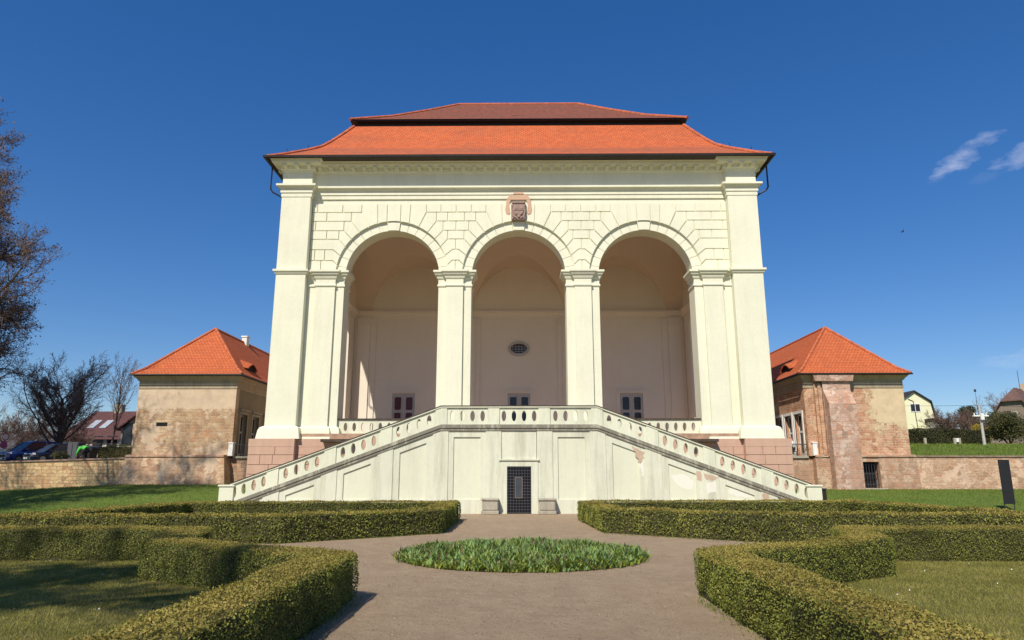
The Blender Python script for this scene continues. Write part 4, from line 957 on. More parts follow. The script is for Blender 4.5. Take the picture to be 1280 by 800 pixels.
# ------------------------------------------------------------ trees
def bark(name, c): return plain(name, c, .9, var=.4, sc=2.5, bump=.4)
M['bark'] = bark('bark_grey_brown', (.11, .085, .068)); M['twig'] = bark('twig_brown', (.22, .165, .135)); M['twigred'] = bark('twig_reddish', (.17, .11, .085))
class Tree:
    def __init__(s, seed): s.r = random.Random(seed); s.seg = {}; s.tips = []
    def grow(s, p, d, L, r, lv, P):
        n = P['steps'][lv]; step = L/n; r0 = r
        for i in range(n):
            j = P['jit'][lv]; d = (d+Vector((s.r.gauss(0, j), s.r.gauss(0, j), s.r.gauss(0, j)))+Vector((0, 0, P['up'][lv]))).normalized()
            q = p+d*step; r1 = r0*(1-.75*(i+1)/n) if lv else r0*(1-.55*(i+1)/n)
            s.seg.setdefault(lv, []).append((p, q, r, r1)); 
            if lv < P['max'] and (i+1)/n > P['start'][lv]:
                for _ in range(P['kids'][lv]):
                    ax = d.cross(Vector((s.r.gauss(0, 1), s.r.gauss(0, 1), s.r.gauss(0, 1)))).normalized(); ang = P['ang'][lv]*s.r.uniform(.7, 1.25)
                    nd = (Matrix.Rotation(ang, 3, ax)@d).normalized(); k = P['len'][lv]*s.r.uniform(.65, 1.2)*(1-.45*(i+1)/n)
                    s.grow(q, nd, L*k, max(P['rmin'], r1*P['rk']), lv+1, P)
            p, r = q, r1
        s.tips.append(p)
    def mesh(s, name, levels, mat, parent, k=4):
        seg = [x for l in levels for x in s.seg.get(l, [])]
        A = np.array([x[0] for x in seg]); B = np.array([x[1] for x in seg]); ra = np.array([x[2] for x in seg]); rb = np.array([x[3] for x in seg])
        d = unit(B-A); ref = np.where(np.abs(d[:, 2:3]) > .9, [[1., 0, 0]], [[0, 0, 1.]]); u = unit(np.cross(d, ref)); w = np.cross(d, u); Q = []
        for i in range(k):
            a0, a1 = 2*math.pi*i/k, 2*math.pi*(i+1)/k
            c0 = u*math.cos(a0)+w*math.sin(a0); c1 = u*math.cos(a1)+w*math.sin(a1)
            Q.append(np.stack([A+c0*ra[:, None], A+c1*ra[:, None], B+c1*rb[:, None], B+c0*rb[:, None]], 1))
        return fastmesh(name, np.concatenate(Q).reshape(-1, 3), 0, mat, parent)
def bare_tree(name, label, cat, base, P, r, L, seed, group=None, twig='twig', leaves=None, d0=Vector((0, 0, 1)), trunk_levels=2):
    root = thing(name, label, cat, base, group); T = Tree(seed); T.grow(Vector(base), d0, L, r, 0, P); mx = P['max']
    T.mesh('trunk', range(0, trunk_levels), M['bark'], root, 6); o = T.mesh('crown', range(trunk_levels, mx+1), M[twig], root, 3)
    if leaves:
        n, size, mat, sp = leaves; tip = np.array([T.tips[T.r.randrange(len(T.tips))] for _ in range(n)])+rng.normal(size=(n, 3))*sp
        lf = fastmesh('leaves', leafquads(tip, np.tile([0, 0, 1.], (n, 1)), size, .1, .6), 0, mat, root)
    return root, T
PB = dict(steps=[7, 6, 6, 5, 4], jit=[.05, .12, .18, .22, .3], up=[.05, .06, .04, .03, .02], max=4, start=[.2, .15, .1, .0, 0], kids=[3, 2, 2, 2, 0], ang=[1.0, .75, .75, .8, .8], len=[.62, .58, .55, .5, .5], rmin=.010, rk=.62)
brownleaf = leafmat('withered_leaves', [(.10, .06, .04), (.20, .12, .065), (.07, .045, .035), (.28, .17, .09)], .7, .2)
PBT = dict(PB, kids=[5, 3, 3, 2, 0], start=[.08, .12, .1, 0, 0], up=[.05, .05, .05, .04, .03], len=[.46, .52, .52, .5, .5], steps=[9, 6, 6, 4, 3], rmin=.013)
bare_tree('large_tree', 'tall bare tree with withered brown leaves reaching in from the left edge', 'tree', (-43.6, 48.5, 2.4), PBT, .5, 20.5, 15, leaves=(34000, .15, brownleaf, .2))
bare_tree('bare_tree', 'tall bare tree outside the left edge that casts its shadow on the left wing', 'tree', (-31.2, 26.0, .0), dict(PB, kids=[3, 3, 2, 1, 0], start=[.4, .15, .1, 0, 0], rmin=.018), .45, 21.5, 23, leaves=(4500, .16, brownleaf, .2))
PH = dict(steps=[9, 7, 6, 4, 3], jit=[.03, .09, .14, .2, .3], up=[.02, .09, .07, .05, .02], max=4, start=[.15, .25, .1, .0, 0], kids=[4, 2, 2, 2, 0], ang=[.95, .55, .6, .6, .8], len=[1.15, .50, .5, .45, .5], rmin=.011, rk=.42)
TG = 'bare trees along the street'
def ground_l(x, y): return plat_l(x, y)
p_ = at(74, 545, 60); bare_tree('bare_tree', 'dense rounded bare tree behind the two parked cars', 'tree', (p_.x, 60, plat_l(0, 60)-.1), PH, .26, 5.6, 9, TG)
p_ = at(137, 560, 57); bare_tree('bare_tree', 'slender bare tree beside the left wing in front of the dark roofed house', 'tree', (p_.x, 57, plat_l(0, 57)-.1), dict(PH, max=3, kids=[3, 2, 2, 0, 0], ang=[.35, .5, .6, .6, .8], len=[.62, .45, .5, .4, .4], steps=[8, 6, 4, 3, 3], start=[.35, .2, .1, 0, 0]), .09, 6.6, 8, TG)
PS = dict(steps=[3, 5, 5, 4], jit=[.1, .15, .2, .3], up=[.02, .07, .05, .03], max=3, start=[.0, .1, .1, .0], kids=[7, 3, 3, 0], ang=[1.0, .6, .6, .8], len=[1.6, .55, .5, .5], rmin=.011, rk=.55)
for i, (px, Y, L, lab) in enumerate(((5, 63, 2.6, 'brown leafless thicket at the left edge behind the traffic sign'), (38, 66, 2.5, 'brown leafless thicket directly left of the rounded bare tree'), (95, 69, 1.5, 'low brown leafless bush in front of the dark roofed house'))):
    p_ = at(px, 545, Y); bare_tree('bare_shrub', lab, 'shrub', (p_.x, Y, plat_l(0, Y)-.1), PS, .09, L, 20+i, 'leafless shrubs beyond the street', 'twigred')
# tree standing left behind the viewpoint, its shadow crosses the near lawn
bare_tree('bare_tree', 'bare tree casting its shadow over the near left lawn', 'tree', (-12.6, -1.2, 0), dict(PB, rmin=.02), .34, 12.5, 31, leaves=(9000, .15, brownleaf, .2))
# evergreen and leafy crowns
def leafy(name, label, cat, px, py, Y, w, h, n, size, mat, zbase=None, group=None, seed=1, lobes=9):
    p_ = at(px, py, Y); zb_ = (plat_r(p_.x, Y) if p_.x > 0 else plat_l(p_.x, Y)) if zbase is None else zbase
    root = thing(name, label, cat, (p_.x, Y, zb_), group); r_ = np.random.default_rng(seed)
    cs = np.stack([r_.uniform(-w*.36, w*.36, lobes), r_.uniform(-w*.3, w*.3, lobes), r_.uniform(h*.3, h*.78, lobes)], 1); rr = r_.uniform(.16, .27, lobes)*min(w, h)*1.1
    idx = r_.integers(0, lobes, n); dv = unit(r_.normal(size=(n, 3))); rad = rr[idx]*(r_.random(n)**.3)*(1+.18*r_.normal(size=n)*.5)
    P = cs[idx]+dv*rad[:, None]*np.array([1.15, 1.0, 1.0]); P = P[P[:, 2] > .02*h]; P += np.array([p_.x, Y, zb_])
    fastmesh('crown', leafquads(P, np.tile([0, 0, .5], (len(P), 1)), size, .2, .6), 0, mat, root)
    m = MB(); 
    for c in cs[:6]: m.tube([(p_.x, Y, zb_-.1), (p_.x+c[0]*.5, Y+c[1]*.5, zb_+c[2]*.55), (p_.x+c[0], Y+c[1], zb_+c[2])], [.07, .045, .02], 5)
    m.build('trunk', M['bark'], root); return root
ever = leafmat('dark_evergreen_leaves', [(.025, .045, .02), (.04, .07, .03), (.06, .085, .035)], trans=.1)
olive = leafmat('olive_shrub_leaves', [(.07, .08, .025), (.11, .11, .04), (.15, .12, .05)], trans=.2)
fors = leafmat('yellow_blossom', [(.55, .40, .04), (.40, .30, .05), (.62, .48, .06)], trans=.3)
freshg = leafmat('fresh_spring_leaves', [(.14, .18, .04), (.20, .23, .06), (.10, .13, .03)], trans=.3)
leafy('evergreen_tree', 'dark green conifer clump rising behind the leafless thicket on the right', 'tree', 1211, 515, 112, 3.2, 5.0, 7000, .22, ever, zbase=8.0, seed=3)
leafy('forsythia_bush', 'yellow flowering forsythia bush beside the lamp pole', 'shrub', 1228, 545, 76, 1.9, 2.6, 4000, .11, fors, seed=4)
leafy('green_bush', 'fresh green bush right of the yellow gabled house', 'shrub', 1183, 540, 88, 3.4, 2.3, 5000, .14, freshg, seed=5)
leafy('garden_bush', 'dark green round bush against the wall of the yellow house', 'shrub', 1150, 540, 84, 1.5, 1.9, 3500, .12, ever, seed=6, zbase=5.0)
leafy('large_shrub', 'large olive green shrub at the right edge in front of the brown house', 'shrub', 1262, 552, 70, 4.6, 3.8, 16000, .13, olive, seed=7, lobes=14)
for i, (px, Y, L, lab) in enumerate(((1178, 100, 2.6, 'leafless pinkish thicket just right of the yellow house'), (1196, 104, 3.0, 'leafless pinkish thicket below the dark conifer'), (1214, 98, 2.5, 'leafless pinkish thicket left of the lamp pole'), (1248, 125, 4.6, 'bare tree crown showing above the ridge of the brown house'), (1276, 122, 5.0, 'bare tree crown at the right edge behind the brown house'), (1131, 125, 4.4, 'bare tree crown above the dark roof of the yellow house'))):
    p_ = at(px, 545, Y); bare_tree('bare_shrub' if i < 3 else 'bare_tree', lab, 'shrub' if i < 3 else 'tree', (p_.x, Y, plat_r(0, Y)-.1), dict(PS, rmin=.016), .1, L, 40+i, 'leafless shrubs on the right hillside' if i < 3 else 'bare trees on the right hillside', 'twigred')
# trimmed hedge beyond the meadow and street hedge on the left
def farhedge(label, x0, x1, y, zf, h, w, n, size, mat, parts_label=None):
    root = thing('garden_hedge', label, 'hedge', ((x0+x1)/2, y, zf(0, y)))
    xs = lin(x0, x1, 9); m = MB()
    for a, b in zip(xs[:-1], xs[1:]): m.box(a, b, y+.08, y+w-.08, zf(a, y)-.3, zf(a, y)+h-.1)
    m.build('hedge_core', M['hedgecore'], root)
    P = np.stack([rng.uniform(x0, x1, n), np.full(n, y)+np.abs(rng.normal(size=n)*.05)*-1, rng.random(n)*h], 1); top = rng.random(n) < .35; P[top, 1] = y+rng.random(top.sum())*w; P[top, 2] = h
    P[:, 2] *= 1+.06*np.sin(P[:, 0]*.9)+.03*np.sin(P[:, 0]*3.1); P[:, 1] += .07*np.sin(P[:, 0]*2+P[:, 2]*3); P[:, 2] += zf(0, y)
    fastmesh('foliage', leafquads(P, np.tile([0, -1., .3], (n, 1)), size, .4), 0, mat, root); return root
darkh = leafmat('clipped_dark_foliage', [(.035, .045, .018), (.06, .065, .025), (.09, .075, .035), (.05, .06, .02)], trans=.1)
a_ = at(1130, 540, 62).x; b_ = at(1237, 540, 62).x
farhedge('long clipped dark green hedge between the meadow and the yellow house', a_, b_, 62, lambda x, y: plat_r(x, 62), 1.35, 1.2, 15000, .10, darkh)
a_ = at(108, 560, 55).x; b_ = at(166, 560, 55).x
farhedge('low green hedge behind the person in bright green by the left wing', a_, b_+1.5, 56.5, lambda x, y: plat_l(x, 56.5), 1.45, .9, 5000, .09, olive)
for px, lab in ((69, 'small round green shrub in front of the dark car bonnet'), (81, 'small round green shrub beside the grey utility cabinet')):
    leafy('small_shrub', lab, 'shrub', px, 570, 47.5, .62, .95, 1500, .06, olive, zbase=2.47, seed=px, group='small shrubs on top of the left stone wall')
# ------------------------------------------------------------ houses
def house(name, label, origin, rz, w, d, he, hr, wall, roofm, gambrel=False, halfhip=0, ov=.35):
    """gable at local y=0 facing -y; ridge along +y"""
    root = thing(name, label, 'house', origin, None, rz); I = Matrix.Identity(4)
    def B(m, n, mt, par=root, **k): o = m.build(n, mt, par, **k); o.matrix_parent_inverse = I; return o
    h = w/2
    if gambrel: prof = [(-h, he), (-h*.86, he+(hr-he)*.62), (0, hr), (h*.86, he+(hr-he)*.62), (h, he)]
    else: prof = [(-h, he), (0, hr), (h, he)]
    if halfhip: cut = hr-halfhip; t = (cut-he)/(hr-he); prof = [(-h, he), (-h*(1-t), cut), (h*(1-t), cut), (h, he)]
    m = MB(); m.slab([(-h, -.6), (h, -.6)]+prof[::-1], y0=0, y1=d); B(m, 'walls', wall)
    if gambrel: rp = [(-h-.22, he-.25), (-h*.86-.12, he+(hr-he)*.62), (0, hr+.12), (h*.86+.12, he+(hr-he)*.62), (h+.22, he-.25)]
    else: s = (hr-he)/h; rp = [(-h-ov, he-ov*s+.12), (0, hr+.12), (h+ov, he-ov*s+.12)]
    m = MB(); th = .16
    if not halfhip: m.slab(rp+[(x, z-th) for x, z in reversed(rp)], y0=-ov, y1=d+ov)
    else:
        zc = hr-halfhip+.12; xc = (hr+.12-zc)/((hr-he)/h); L0 = rp[0]; 
        for sgn in (-1, 1):
            f = [(sgn*(h+ov), -ov, L0[1]), (sgn*xc, -ov, zc), (0, halfhip*.75, hr+.12), (0, d, hr+.12), (sgn*(h+ov), d, L0[1])]
            m.add(f+[(x, y, z-th) for x, y, z in f], [(0, 1, 2, 3, 4), (9, 8, 7, 6, 5)]+[(i, (i+1) % 5, (i+1) % 5+5, i+5) for i in range(5)])
        f = [(-xc, -ov, zc), (xc, -ov, zc), (0, halfhip*.75, hr+.12)]; m.add(f+[(x, y, z-th) for x, y, z in f], [(0, 1, 2), (5, 4, 3), (0, 1, 4, 3)])
    RF = B(m, 'roof', roofm, uv='plane')
    return root, B, RF
def hwin(B, root, x, z, w, h, frame, y=-.0):
    m = MB(); m.slab([(x-w/2, z), (x+w/2, z), (x+w/2, z+h), (x-w/2, z+h)], [[(x-w/2+.1, z+.1), (x-.04, z+.1), (x-.04, z+h-.1), (x-w/2+.1, z+h-.1)], [(x+.04, z+.1), (x+w/2-.1, z+.1), (x+w/2-.1, z+h-.1), (x+.04, z+h-.1)]], y0=y-.05, y1=y-.012)
    f = B(m, 'window', frame); B(MB().box(x-w/2+.05, x+w/2-.05, y-.03, y-.02, z+.05, z+h-.05), 'pane', M['glass'], f)
yel = plaster('pale_yellow_render', (.80, .79, .52), amt=.15, streak=.05); dkroof = tiles('dark_shingles', (.05, .045, .042), (.035, .033, .032), .3, .2, samt=.2)
pk = at(1141.3, 489, 105); eb = at(1167.8, 521, 105); zb0 = plat_r(0, 105); hw = eb.x-pk.x
hs, B, RF = house('yellow_house', 'pale yellow house with a curved dark gambrel roof behind the meadow', (pk.x, 105, zb0), 0, hw*2, 9, eb.z-zb0, pk.z-zb0, yel, dkroof, gambrel=True)
w0 = at(1139, 515, 105); w1 = at(1149, 504.5, 105); hwin(B, hs, (w0.x+w1.x)/2-pk.x, w0.z-zb0, w1.x-w0.x+.2, w1.z-w0.z, M['whitepaint'])
m = MB(); m.tube([(-.9, -.06, pk.z-zb0-1.2), (-.2, -.06, pk.z-zb0-1.5), (.1, -.06, 1)], .05, 5); B(m, 'drain_pipe', M['metal'])
sh_ = at(1172, 536, 103); s2 = thing('garden_shed', 'small white shed with dark roof against the yellow house', 'shed', (sh_.x, 103, plat_r(0, 103)))
zt_ = at(1172, 527, 103).z
MB().box(sh_.x-.35, sh_.x+.45, 103, 105, plat_r(0, 103)-.5, zt_).build('walls', M['whitepaint'], s2); m = MB(); m.slab([(sh_.x-.6, zt_+.01), (sh_.x+.8, zt_+.01), (sh_.x+.8, zt_+.2), (sh_.x-.6, zt_+.5)], y0=102.7, y1=105.2); m.build('roof', dkroof, s2)
brn = plaster('brown_render', (.24, .19, .15), amt=.5, streak=.3); brroof = tiles('weathered_brown_tiles', (.19, .105, .085), (.14, .085, .07), .3, .22, samt=.4)
pk = at(1259, 486, 92); zb0 = plat_r(0, 92)
hs, B, RF = house('brown_house', 'brown rendered house with a large weathered half hipped tiled roof', (pk.x-1.0, 90, zb0), R(-52), 6.6, 11, 2.6, pk.z-zb0-.1, brn, brroof, halfhip=1.7, ov=.45)
hwin(B, hs, -.1, 3.1, .95, 1.35, M['doorwood'])
B(MB().box(-.25, .35, 4.2, 4.8, pk.z-zb0-.6, pk.z-zb0+.75), 'chimney', M['worn'], RF)
B(MB().tube([(.1, 3.2, pk.z-zb0-.2), (.1, 3.2, pk.z-zb0+2.4)], .03, 5), 'aerial_mast', M['metal'], RF)
# left house beyond the street
dred = tiles('dark_red_roof_tiles', (.13, .055, .05), (.10, .045, .045), .3, .24, samt=.3); crr = plaster('cream_render', (.62, .54, .36), amt=.3); wht = plaster('white_render', (.70, .68, .62), amt=.3)
zr = at(120, 516, 78).z; ze = at(120, 548, 72).z; xa = at(86, 540, 74).x; zb0 = plat_l(0, 74)
hs = thing('red_roofed_house', 'white house with long dark red tiled roof and skylights beyond the street', 'house', (xa, 72.3, zb0))
MB().box(xa, xa+13, 72.4, 80, zb0-.5, ze).build('walls', wht, hs)
m = MB(); f = [(xa-.3, 72.0, ze-.1), (xa+13, 72.0, ze-.1), (xa+13, 76.3, zr), (xa+1.2, 76.3, zr), (xa+13, 80.6, ze-.1), (xa-.3, 80.6, ze-.1)]
m.add([f[0], f[1], f[2], f[3], f[4], f[5]], [(0, 1, 2, 3), (3, 2, 4, 5), (0, 3, 5)]); RF = m.build('roof', dred, hs, fix=False); RF.data.materials
def onroof(px, y): # point on the front roof slope
    t = (y-72.0)/4.3; return Vector((px, y, ze-.1+(zr-ze+.1)*t))
for px in (116, 131):
    x = at(px, 530, 74).x; m = MB(); a = onroof(x-.35, 73.6); b = onroof(x+.35, 73.6); c = onroof(x+.55, 74.8); d = onroof(x-.15, 74.8)
    m.add([q+Vector((0, -.05, .07)) for q in (a, b, c, d)]+[q for q in (a, b, c, d)], [(0, 1, 2, 3), (0, 1, 5, 4), (1, 2, 6, 5), (2, 3, 7, 6), (3, 0, 4, 7)]); o = m.build('skylight', plain('skylight_glass', (.35, .38, .42), .15), RF); o.matrix_parent_inverse = Matrix.Identity(4)
x = at(147, 515, 76).x; o = MB().box(x-.4, x+.4, 76, 76.7, zr-.3, zr+.75).build('chimney', M['stone'], RF); o.matrix_parent_inverse = Matrix.Identity(4)
x0 = at(151, 540, 70).x; hw = 2.2; zg = at(165, 512, 70).z; zge = at(151, 532, 70).z
m = MB(); m.slab([(x0, zb0-.5), (x0+2*hw, zb0-.5), (x0+2*hw, zge), (x0+hw, zg), (x0, zge)], y0=70, y1=76); m.build('gable_wing', crr, hs)
m = MB(); rp = [(x0-.3, zge-.35), (x0+hw, zg+.1), (x0+2*hw+.3, zge-.35)]; m.slab(rp+[(a, b-.16) for a, b in reversed(rp)], y0=69.6, y1=76.2); m.build('gable_roof', dred, hs)
for px, py in ((159, 541), (158, 555)):
    q = at(px, py, 69.95); m = MB(); m.box(q.x-.5, q.x+.45, 69.93, 69.98, q.z-.1, q.z+.95); m.build('window', M['glass'], hs)
for px in (100, 121, 139):
    q = at(px, 556, 72.3); MB().box(q.x-.5, q.x+.5, 72.33, 72.39, q.z-.3, q.z+.9).build('window', M['glass'], hs)
# ------------------------------------------------------------ poles, posts, wires
pb = at(1230.5, 554, 59); pt = at(1223, 506, 59); zb0 = plat_r(0, 59)
pl = thing('lamp_pole', 'pale concrete pole with lamp box and wires beyond the meadow', 'pole', (pb.x, 59, zb0), None)
MB().tube([(pb.x, 59, zb0-.3), (pb.x, 59, pt.z)], [.13, .08], 8).build('pole', plain('pale_concrete', (.45, .43, .40), .8), pl)
lz = at(1226, 520, 59).z
m = MB(); m.box(pb.x-.62, pb.x+.62, 58.86, 59.1, lz-.06, lz+.06); m.box(pb.x-.14, pb.x+.14, 58.7, 58.86, lz-.35, lz+.2); m.build('lamp_box', M['whitepaint'], pl, bevel=.02)
m = MB(); m.tube([(pb.x-.5, 59, lz+.06), (pb.x-.5, 59, lz+.26)], .04, 5); m.tube([(pb.x+.5, 59, lz+.06), (pb.x+.5, 59, lz+.26)], .04, 5); m.build('insulators', M['whitepaint'], pl)
def wire(a, b, sag, label):
    a = Vector(a); b = Vector(b); pts = [a.lerp(b, t)-Vector((0, 0, sag*4*t*(1-t))) for t in lin(0, 1, 14)]
    o = MB().tube(pts, .012, 4).build('overhead_wire', M['iron']); tag(o, label, 'wire', 'overhead wires at the lamp pole')
wire((pb.x, 59, pt.z-.05), (pb.x-24, 88, pt.z+4.2), .5, 'thin overhead wire running from the lamp pole top towards the yellow house')
wire((pb.x, 59, pt.z-.05), (pb.x+24, 72, pt.z+2.0), .4, 'thin overhead wire running right from the lamp pole top')
mp_ = at(1219, 490, 95); o = thing('aerial_mast', 'thin mast with a small round head above the leafless thicket', 'mast', (mp_.x, 95, plat_r(0, 95)))
MB().tube([(mp_.x, 95, plat_r(0, 95)-.2), (mp_.x, 95, mp_.z)], [.05, .02], 5).build('mast', M['iron'], o); MB().tube([(mp_.x, 95, mp_.z), (mp_.x, 95, mp_.z+.1), (mp_.x, 95, mp_.z+.3), (mp_.x, 95, mp_.z+.4)], [.06, .15, .15, .05], 8).build('head', M['iron'], o)
for px, lab in ((1157, 'lone pale post in front of the clipped dark hedge'), (1194, 'left one of the paired pale gate posts by the hedge'), (1200, 'right one of the paired pale gate posts by the hedge')):
    q = at(px, 556, 60.5); zb0 = plat_r(0, 60.5); zt1 = at(px, 547.5, 60.5).z
    o = MB().box(q.x-.09, q.x+.09, 60.4, 60.6, zb0-.1, zt1).build('fence_post', M['stone'], bevel=.02); tag(o, lab, 'post', 'pale posts along the meadow hedge')
q0 = at(1197, 552, 60.5); o = MB().box(q0.x-.12, q0.x+.12, 60.42, 60.5, q0.z-.05, q0.z+.28).build('letter_box', M['whitepaint'], bevel=.02); tag(o, 'small white box between the paired gate posts', 'letter box')
# traffic signs on a post at the far left
q = at(8, 546, 57); zb0 = plat_l(0, 57); ts = thing('traffic_sign', 'round signs and a small plate on one post at the far left', 'sign', (q.x, 57, zb0))
MB().tube([(q.x, 57, zb0-.1), (q.x, 57, q.z+.3)], .035, 7).build('post', plain('galvanised_post', (.4, .4, .4), .5, .6), ts)
def disc(x, z, r, y0, y1): return MB().slab([(x+r*math.cos(2*math.pi*i/20), z+r*math.sin(2*math.pi*i/20)) for i in range(20)], y0=y0, y1=y1)
red = plain('sign_red', (.55, .03, .04), .4, var=.05); blu = plain('sign_blue', (.05, .09, .42), .4, var=.05)
d1 = disc(q.x, q.z, .3, 56.93, 56.96).build('round_sign', red, ts); o = disc(q.x, q.z, .22, 56.92, 56.929).build('sign_face', M['whitepaint'], d1); o.matrix_parent_inverse = Matrix.Identity(4)
d2 = disc(q.x-.08, q.z-.62, .3, 56.93, 56.96).build('round_sign', red, ts); o = disc(q.x-.08, q.z-.62, .235, 56.92, 56.929).build('sign_face', blu, d2); o.matrix_parent_inverse = Matrix.Identity(4)
m = MB(); c = math.cos(R(45))
for s_ in (-1, 1): a = Vector((-s_*c, c)); n_ = Vector((c, s_*c))*.035; m.slab([(q.x-.08+v.x, q.z-.62+v.y) for v in (a*.23+n_, a*.23-n_, -a*.23-n_, -a*.23+n_)], y0=56.905+s_*.003, y1=56.915+s_*.003)
o = m.build('sign_cross', red, d2); o.matrix_parent_inverse = Matrix.Identity(4)
MB().box(q.x-.33, q.x+.17, 56.93, 56.96, q.z-1.2, q.z-.97).build('plate', M['whitepaint'], ts)
# grey cabinet behind the wall
q = at(94, 566, 50); cb = thing('utility_cabinet', 'dark grey cabinet standing right of the dark car', 'cabinet', (q.x, 50, 2.5))
zt1 = at(94, 552.5, 50).z
MB().box(q.x-.62, q.x+.15, 50, 50.6, 2.4, zt1).build('cabinet_body', plain('grey_sheet', (.07, .07, .075), .5), cb, bevel=.03); MB().box(q.x-.56, q.x-.26, 49.97, 49.999, 2.6, zt1-.12).build('door', plain('grey_sheet_door', (.09, .09, .095), .5), cb, bevel=.01); MB().box(q.x-.22, q.x+.09, 49.97, 49.999, 2.6, zt1-.12).build('door', plain('grey_sheet_door2', (.085, .085, .09), .5), cb, bevel=.01)
o = thing('waste_container', 'black lidded container between the grey cabinet and the green jacket', 'container', (q.x+.6, 50.3, 2.5))
m = MB(); x = q.x+.62; m.hexa([(x-.36, 50.1, 2.5), (x+.36, 50.1, 2.5), (x+.36, 50.9, 2.5), (x-.36, 50.9, 2.5), (x-.46, 50.0, 3.55), (x+.46, 50.0, 3.55), (x+.46, 51.0, 3.55), (x-.46, 51.0, 3.55)]); m.build('bin_body', M['metal'], o, bevel=.04)
m = MB(); m.slab([(x-.5, 3.555), (x+.5, 3.555), (x+.46, 3.68), (x+.2, 3.76), (x-.2, 3.76), (x-.46, 3.68)], y0=49.95, y1=51.05); m.build('lid', M['iron'], o, bevel=.02)
# ------------------------------------------------------------ cars
def car(label, name, loc, rz, L, Wd, H, paint, sill=.28):
    root = thing(name, label, 'car', loc, 'cars parked along the street', rz); I = Matrix.Identity(4)
    def B(m, n, mt, par=root, **k): o = m.build(n, mt, par, **k); o.matrix_parent_inverse = I; return o
    hb = H*.56; st = [(-.5, .55, .74), (-.485, .80, .92), (-.42, .97, .97), (-.2, 1.0, 1.0), (.1, 1.0, 1.0), (.22, .97, 1.0), (.38, .86, .97), (.47, .74, .88), (.5, .62, .74)]
    rings = []
    for u, hz, wz in st:
        x = u*L; w = Wd/2*wz; top = sill+(hb-sill)*hz
        rings.append([(x, -w*.93, sill-.05), (x, -w, sill+.15), (x, -w, sill+(top-sill)*.72), (x, -w*.9, top), (x, 0, top+.03), (x, w*.9, top), (x, w, sill+(top-sill)*.72), (x, w, sill+.15), (x, w*.93, sill-.05)])
    m = MB(); vs = [v for r in rings for v in r]; n = 9; fs = []
    for i in range(len(rings)-1):
        for k in range(n): l = (k+1) % n; fs.append((i*n+k, i*n+l, (i+1)*n+l, (i+1)*n+k))
    fs += [tuple(range(n)), tuple((len(rings)-1)*n+k for k in reversed(range(n)))]; m.add(vs, fs); body = B(m, 'body', paint, smooth=False, bevel=.02)
    # greenhouse: glass volume and roof panel
    gl = [(-.46, hb+.0, .86), (-.38, H-.10, .72), (-.30, H-.05, .72), (.02, H-.05, .72), (.10, H-.12, .70), (.29, hb+.0, .84)]
    m = MB(); lo = [(-.46*L, -Wd*.43), (.29*L, -Wd*.42), (.29*L, Wd*.42), (-.46*L, Wd*.43)]; up = [(-.37*L, -Wd*.36), (.09*L, -Wd*.35), (.09*L, Wd*.35), (-.37*L, Wd*.36)]
    m.hexa([(*p, hb-.03) for p in lo]+[(*p, H-.07) for p in up]); B(m, 'windows', M['glass'], bevel=.03)
    m = MB(); m.hexa([(-.385*L, -Wd*.37, H-.085), (.10*L, -Wd*.36, H-.085), (.10*L, Wd*.36, H-.085), (-.385*L, Wd*.37, H-.085), (-.33*L, -Wd*.31, H), (.04*L, -Wd*.31, H), (.04*L, Wd*.31, H), (-.33*L, Wd*.31, H)])
    B(m, 'roof_panel', paint, bevel=.02)
    for s_ in (-1, 1):
        for u0, u1 in ((-.46, -.37), (-.17, -.145), (.29, .09)):
            B(MB().tube([(u0*L, s_*Wd*.435, hb-.02), (u1*L, s_*Wd*.362, H-.08)], .04, 5), 'pillar', paint)
    for ux in (-.31, .32):
        for s_ in (-1, 1):
            y = s_*(Wd/2-.09); c = [(ux*L+.31*math.cos(a), .31+.31*math.sin(a)) for a in [2*math.pi*i/18 for i in range(18)]]; m = MB(); m.slab(c, y0=y-.1, y1=y+.1); t_ = B(m, 'tyre', M['black'])
            m = MB(); m.slab([(ux*L+.19*math.cos(a), .31+.19*math.sin(a)) for a in [2*math.pi*i/10 for i in range(10)]], y0=y+s_*.101, y1=y+s_*.115); B(m, 'rim', plain('alloy', (.45, .45, .46), .3, .8), t_)
    for s_ in (-1, 1):
        m = MB(); zl = sill+(hb-sill)*.62; m.hexa([(.478*L, s_*Wd*.20, zl-.09), (.462*L, s_*Wd*.435, zl-.06), (.43*L, s_*Wd*.455, zl-.04), (.44*L, s_*Wd*.2, zl-.09), (.50*L, s_*Wd*.21, zl+.05), (.475*L, s_*Wd*.43, zl+.10), (.44*L, s_*Wd*.45, zl+.12), (.44*L, s_*Wd*.21, zl+.07)]); B(m, 'headlight', plain('headlamp', (.75, .76, .78), .1), bevel=.01)
        m = MB(); m.box(.17*L, .22*L, s_*Wd*.47, s_*Wd*.56, hb+.02, hb+.14); B(m, 'mirror', paint, bevel=.02)
    m = MB(); m.box(.499*L, .512*L, -.38, .38, sill+.2, sill+.33); B(m, 'grille', M['black']); m = MB(); m.box(.513*L, .52*L, -.26, .26, sill+.02, sill+.13); B(m, 'number_plate', M['whitepaint'])
def paint(name, c):
    t = NT(name); t.b.inputs['Coat Weight'].default_value = .6; t.b.inputs['Metallic'].default_value = .3; return t.fin(t.mix(t.noise(3), c, tuple(x*.9 for x in c)), .35)
q = at(40, 565, 54.5); car('bright blue people carrier parked nearest the traffic sign', 'parked_car', (q.x, 54.5, 2.56), math.atan2(-.90, -.42), 4.3, 1.75, 1.72, paint('blue_paint', (.02, .045, .18)))
q = at(71, 567, 53.0); car('dark navy hatchback parked beside the grey utility cabinet', 'parked_car', (q.x, 53.0, 2.56), math.atan2(-.84, -.54), 4.0, 1.7, 1.47, paint('navy_paint', (.012, .018, .04)))
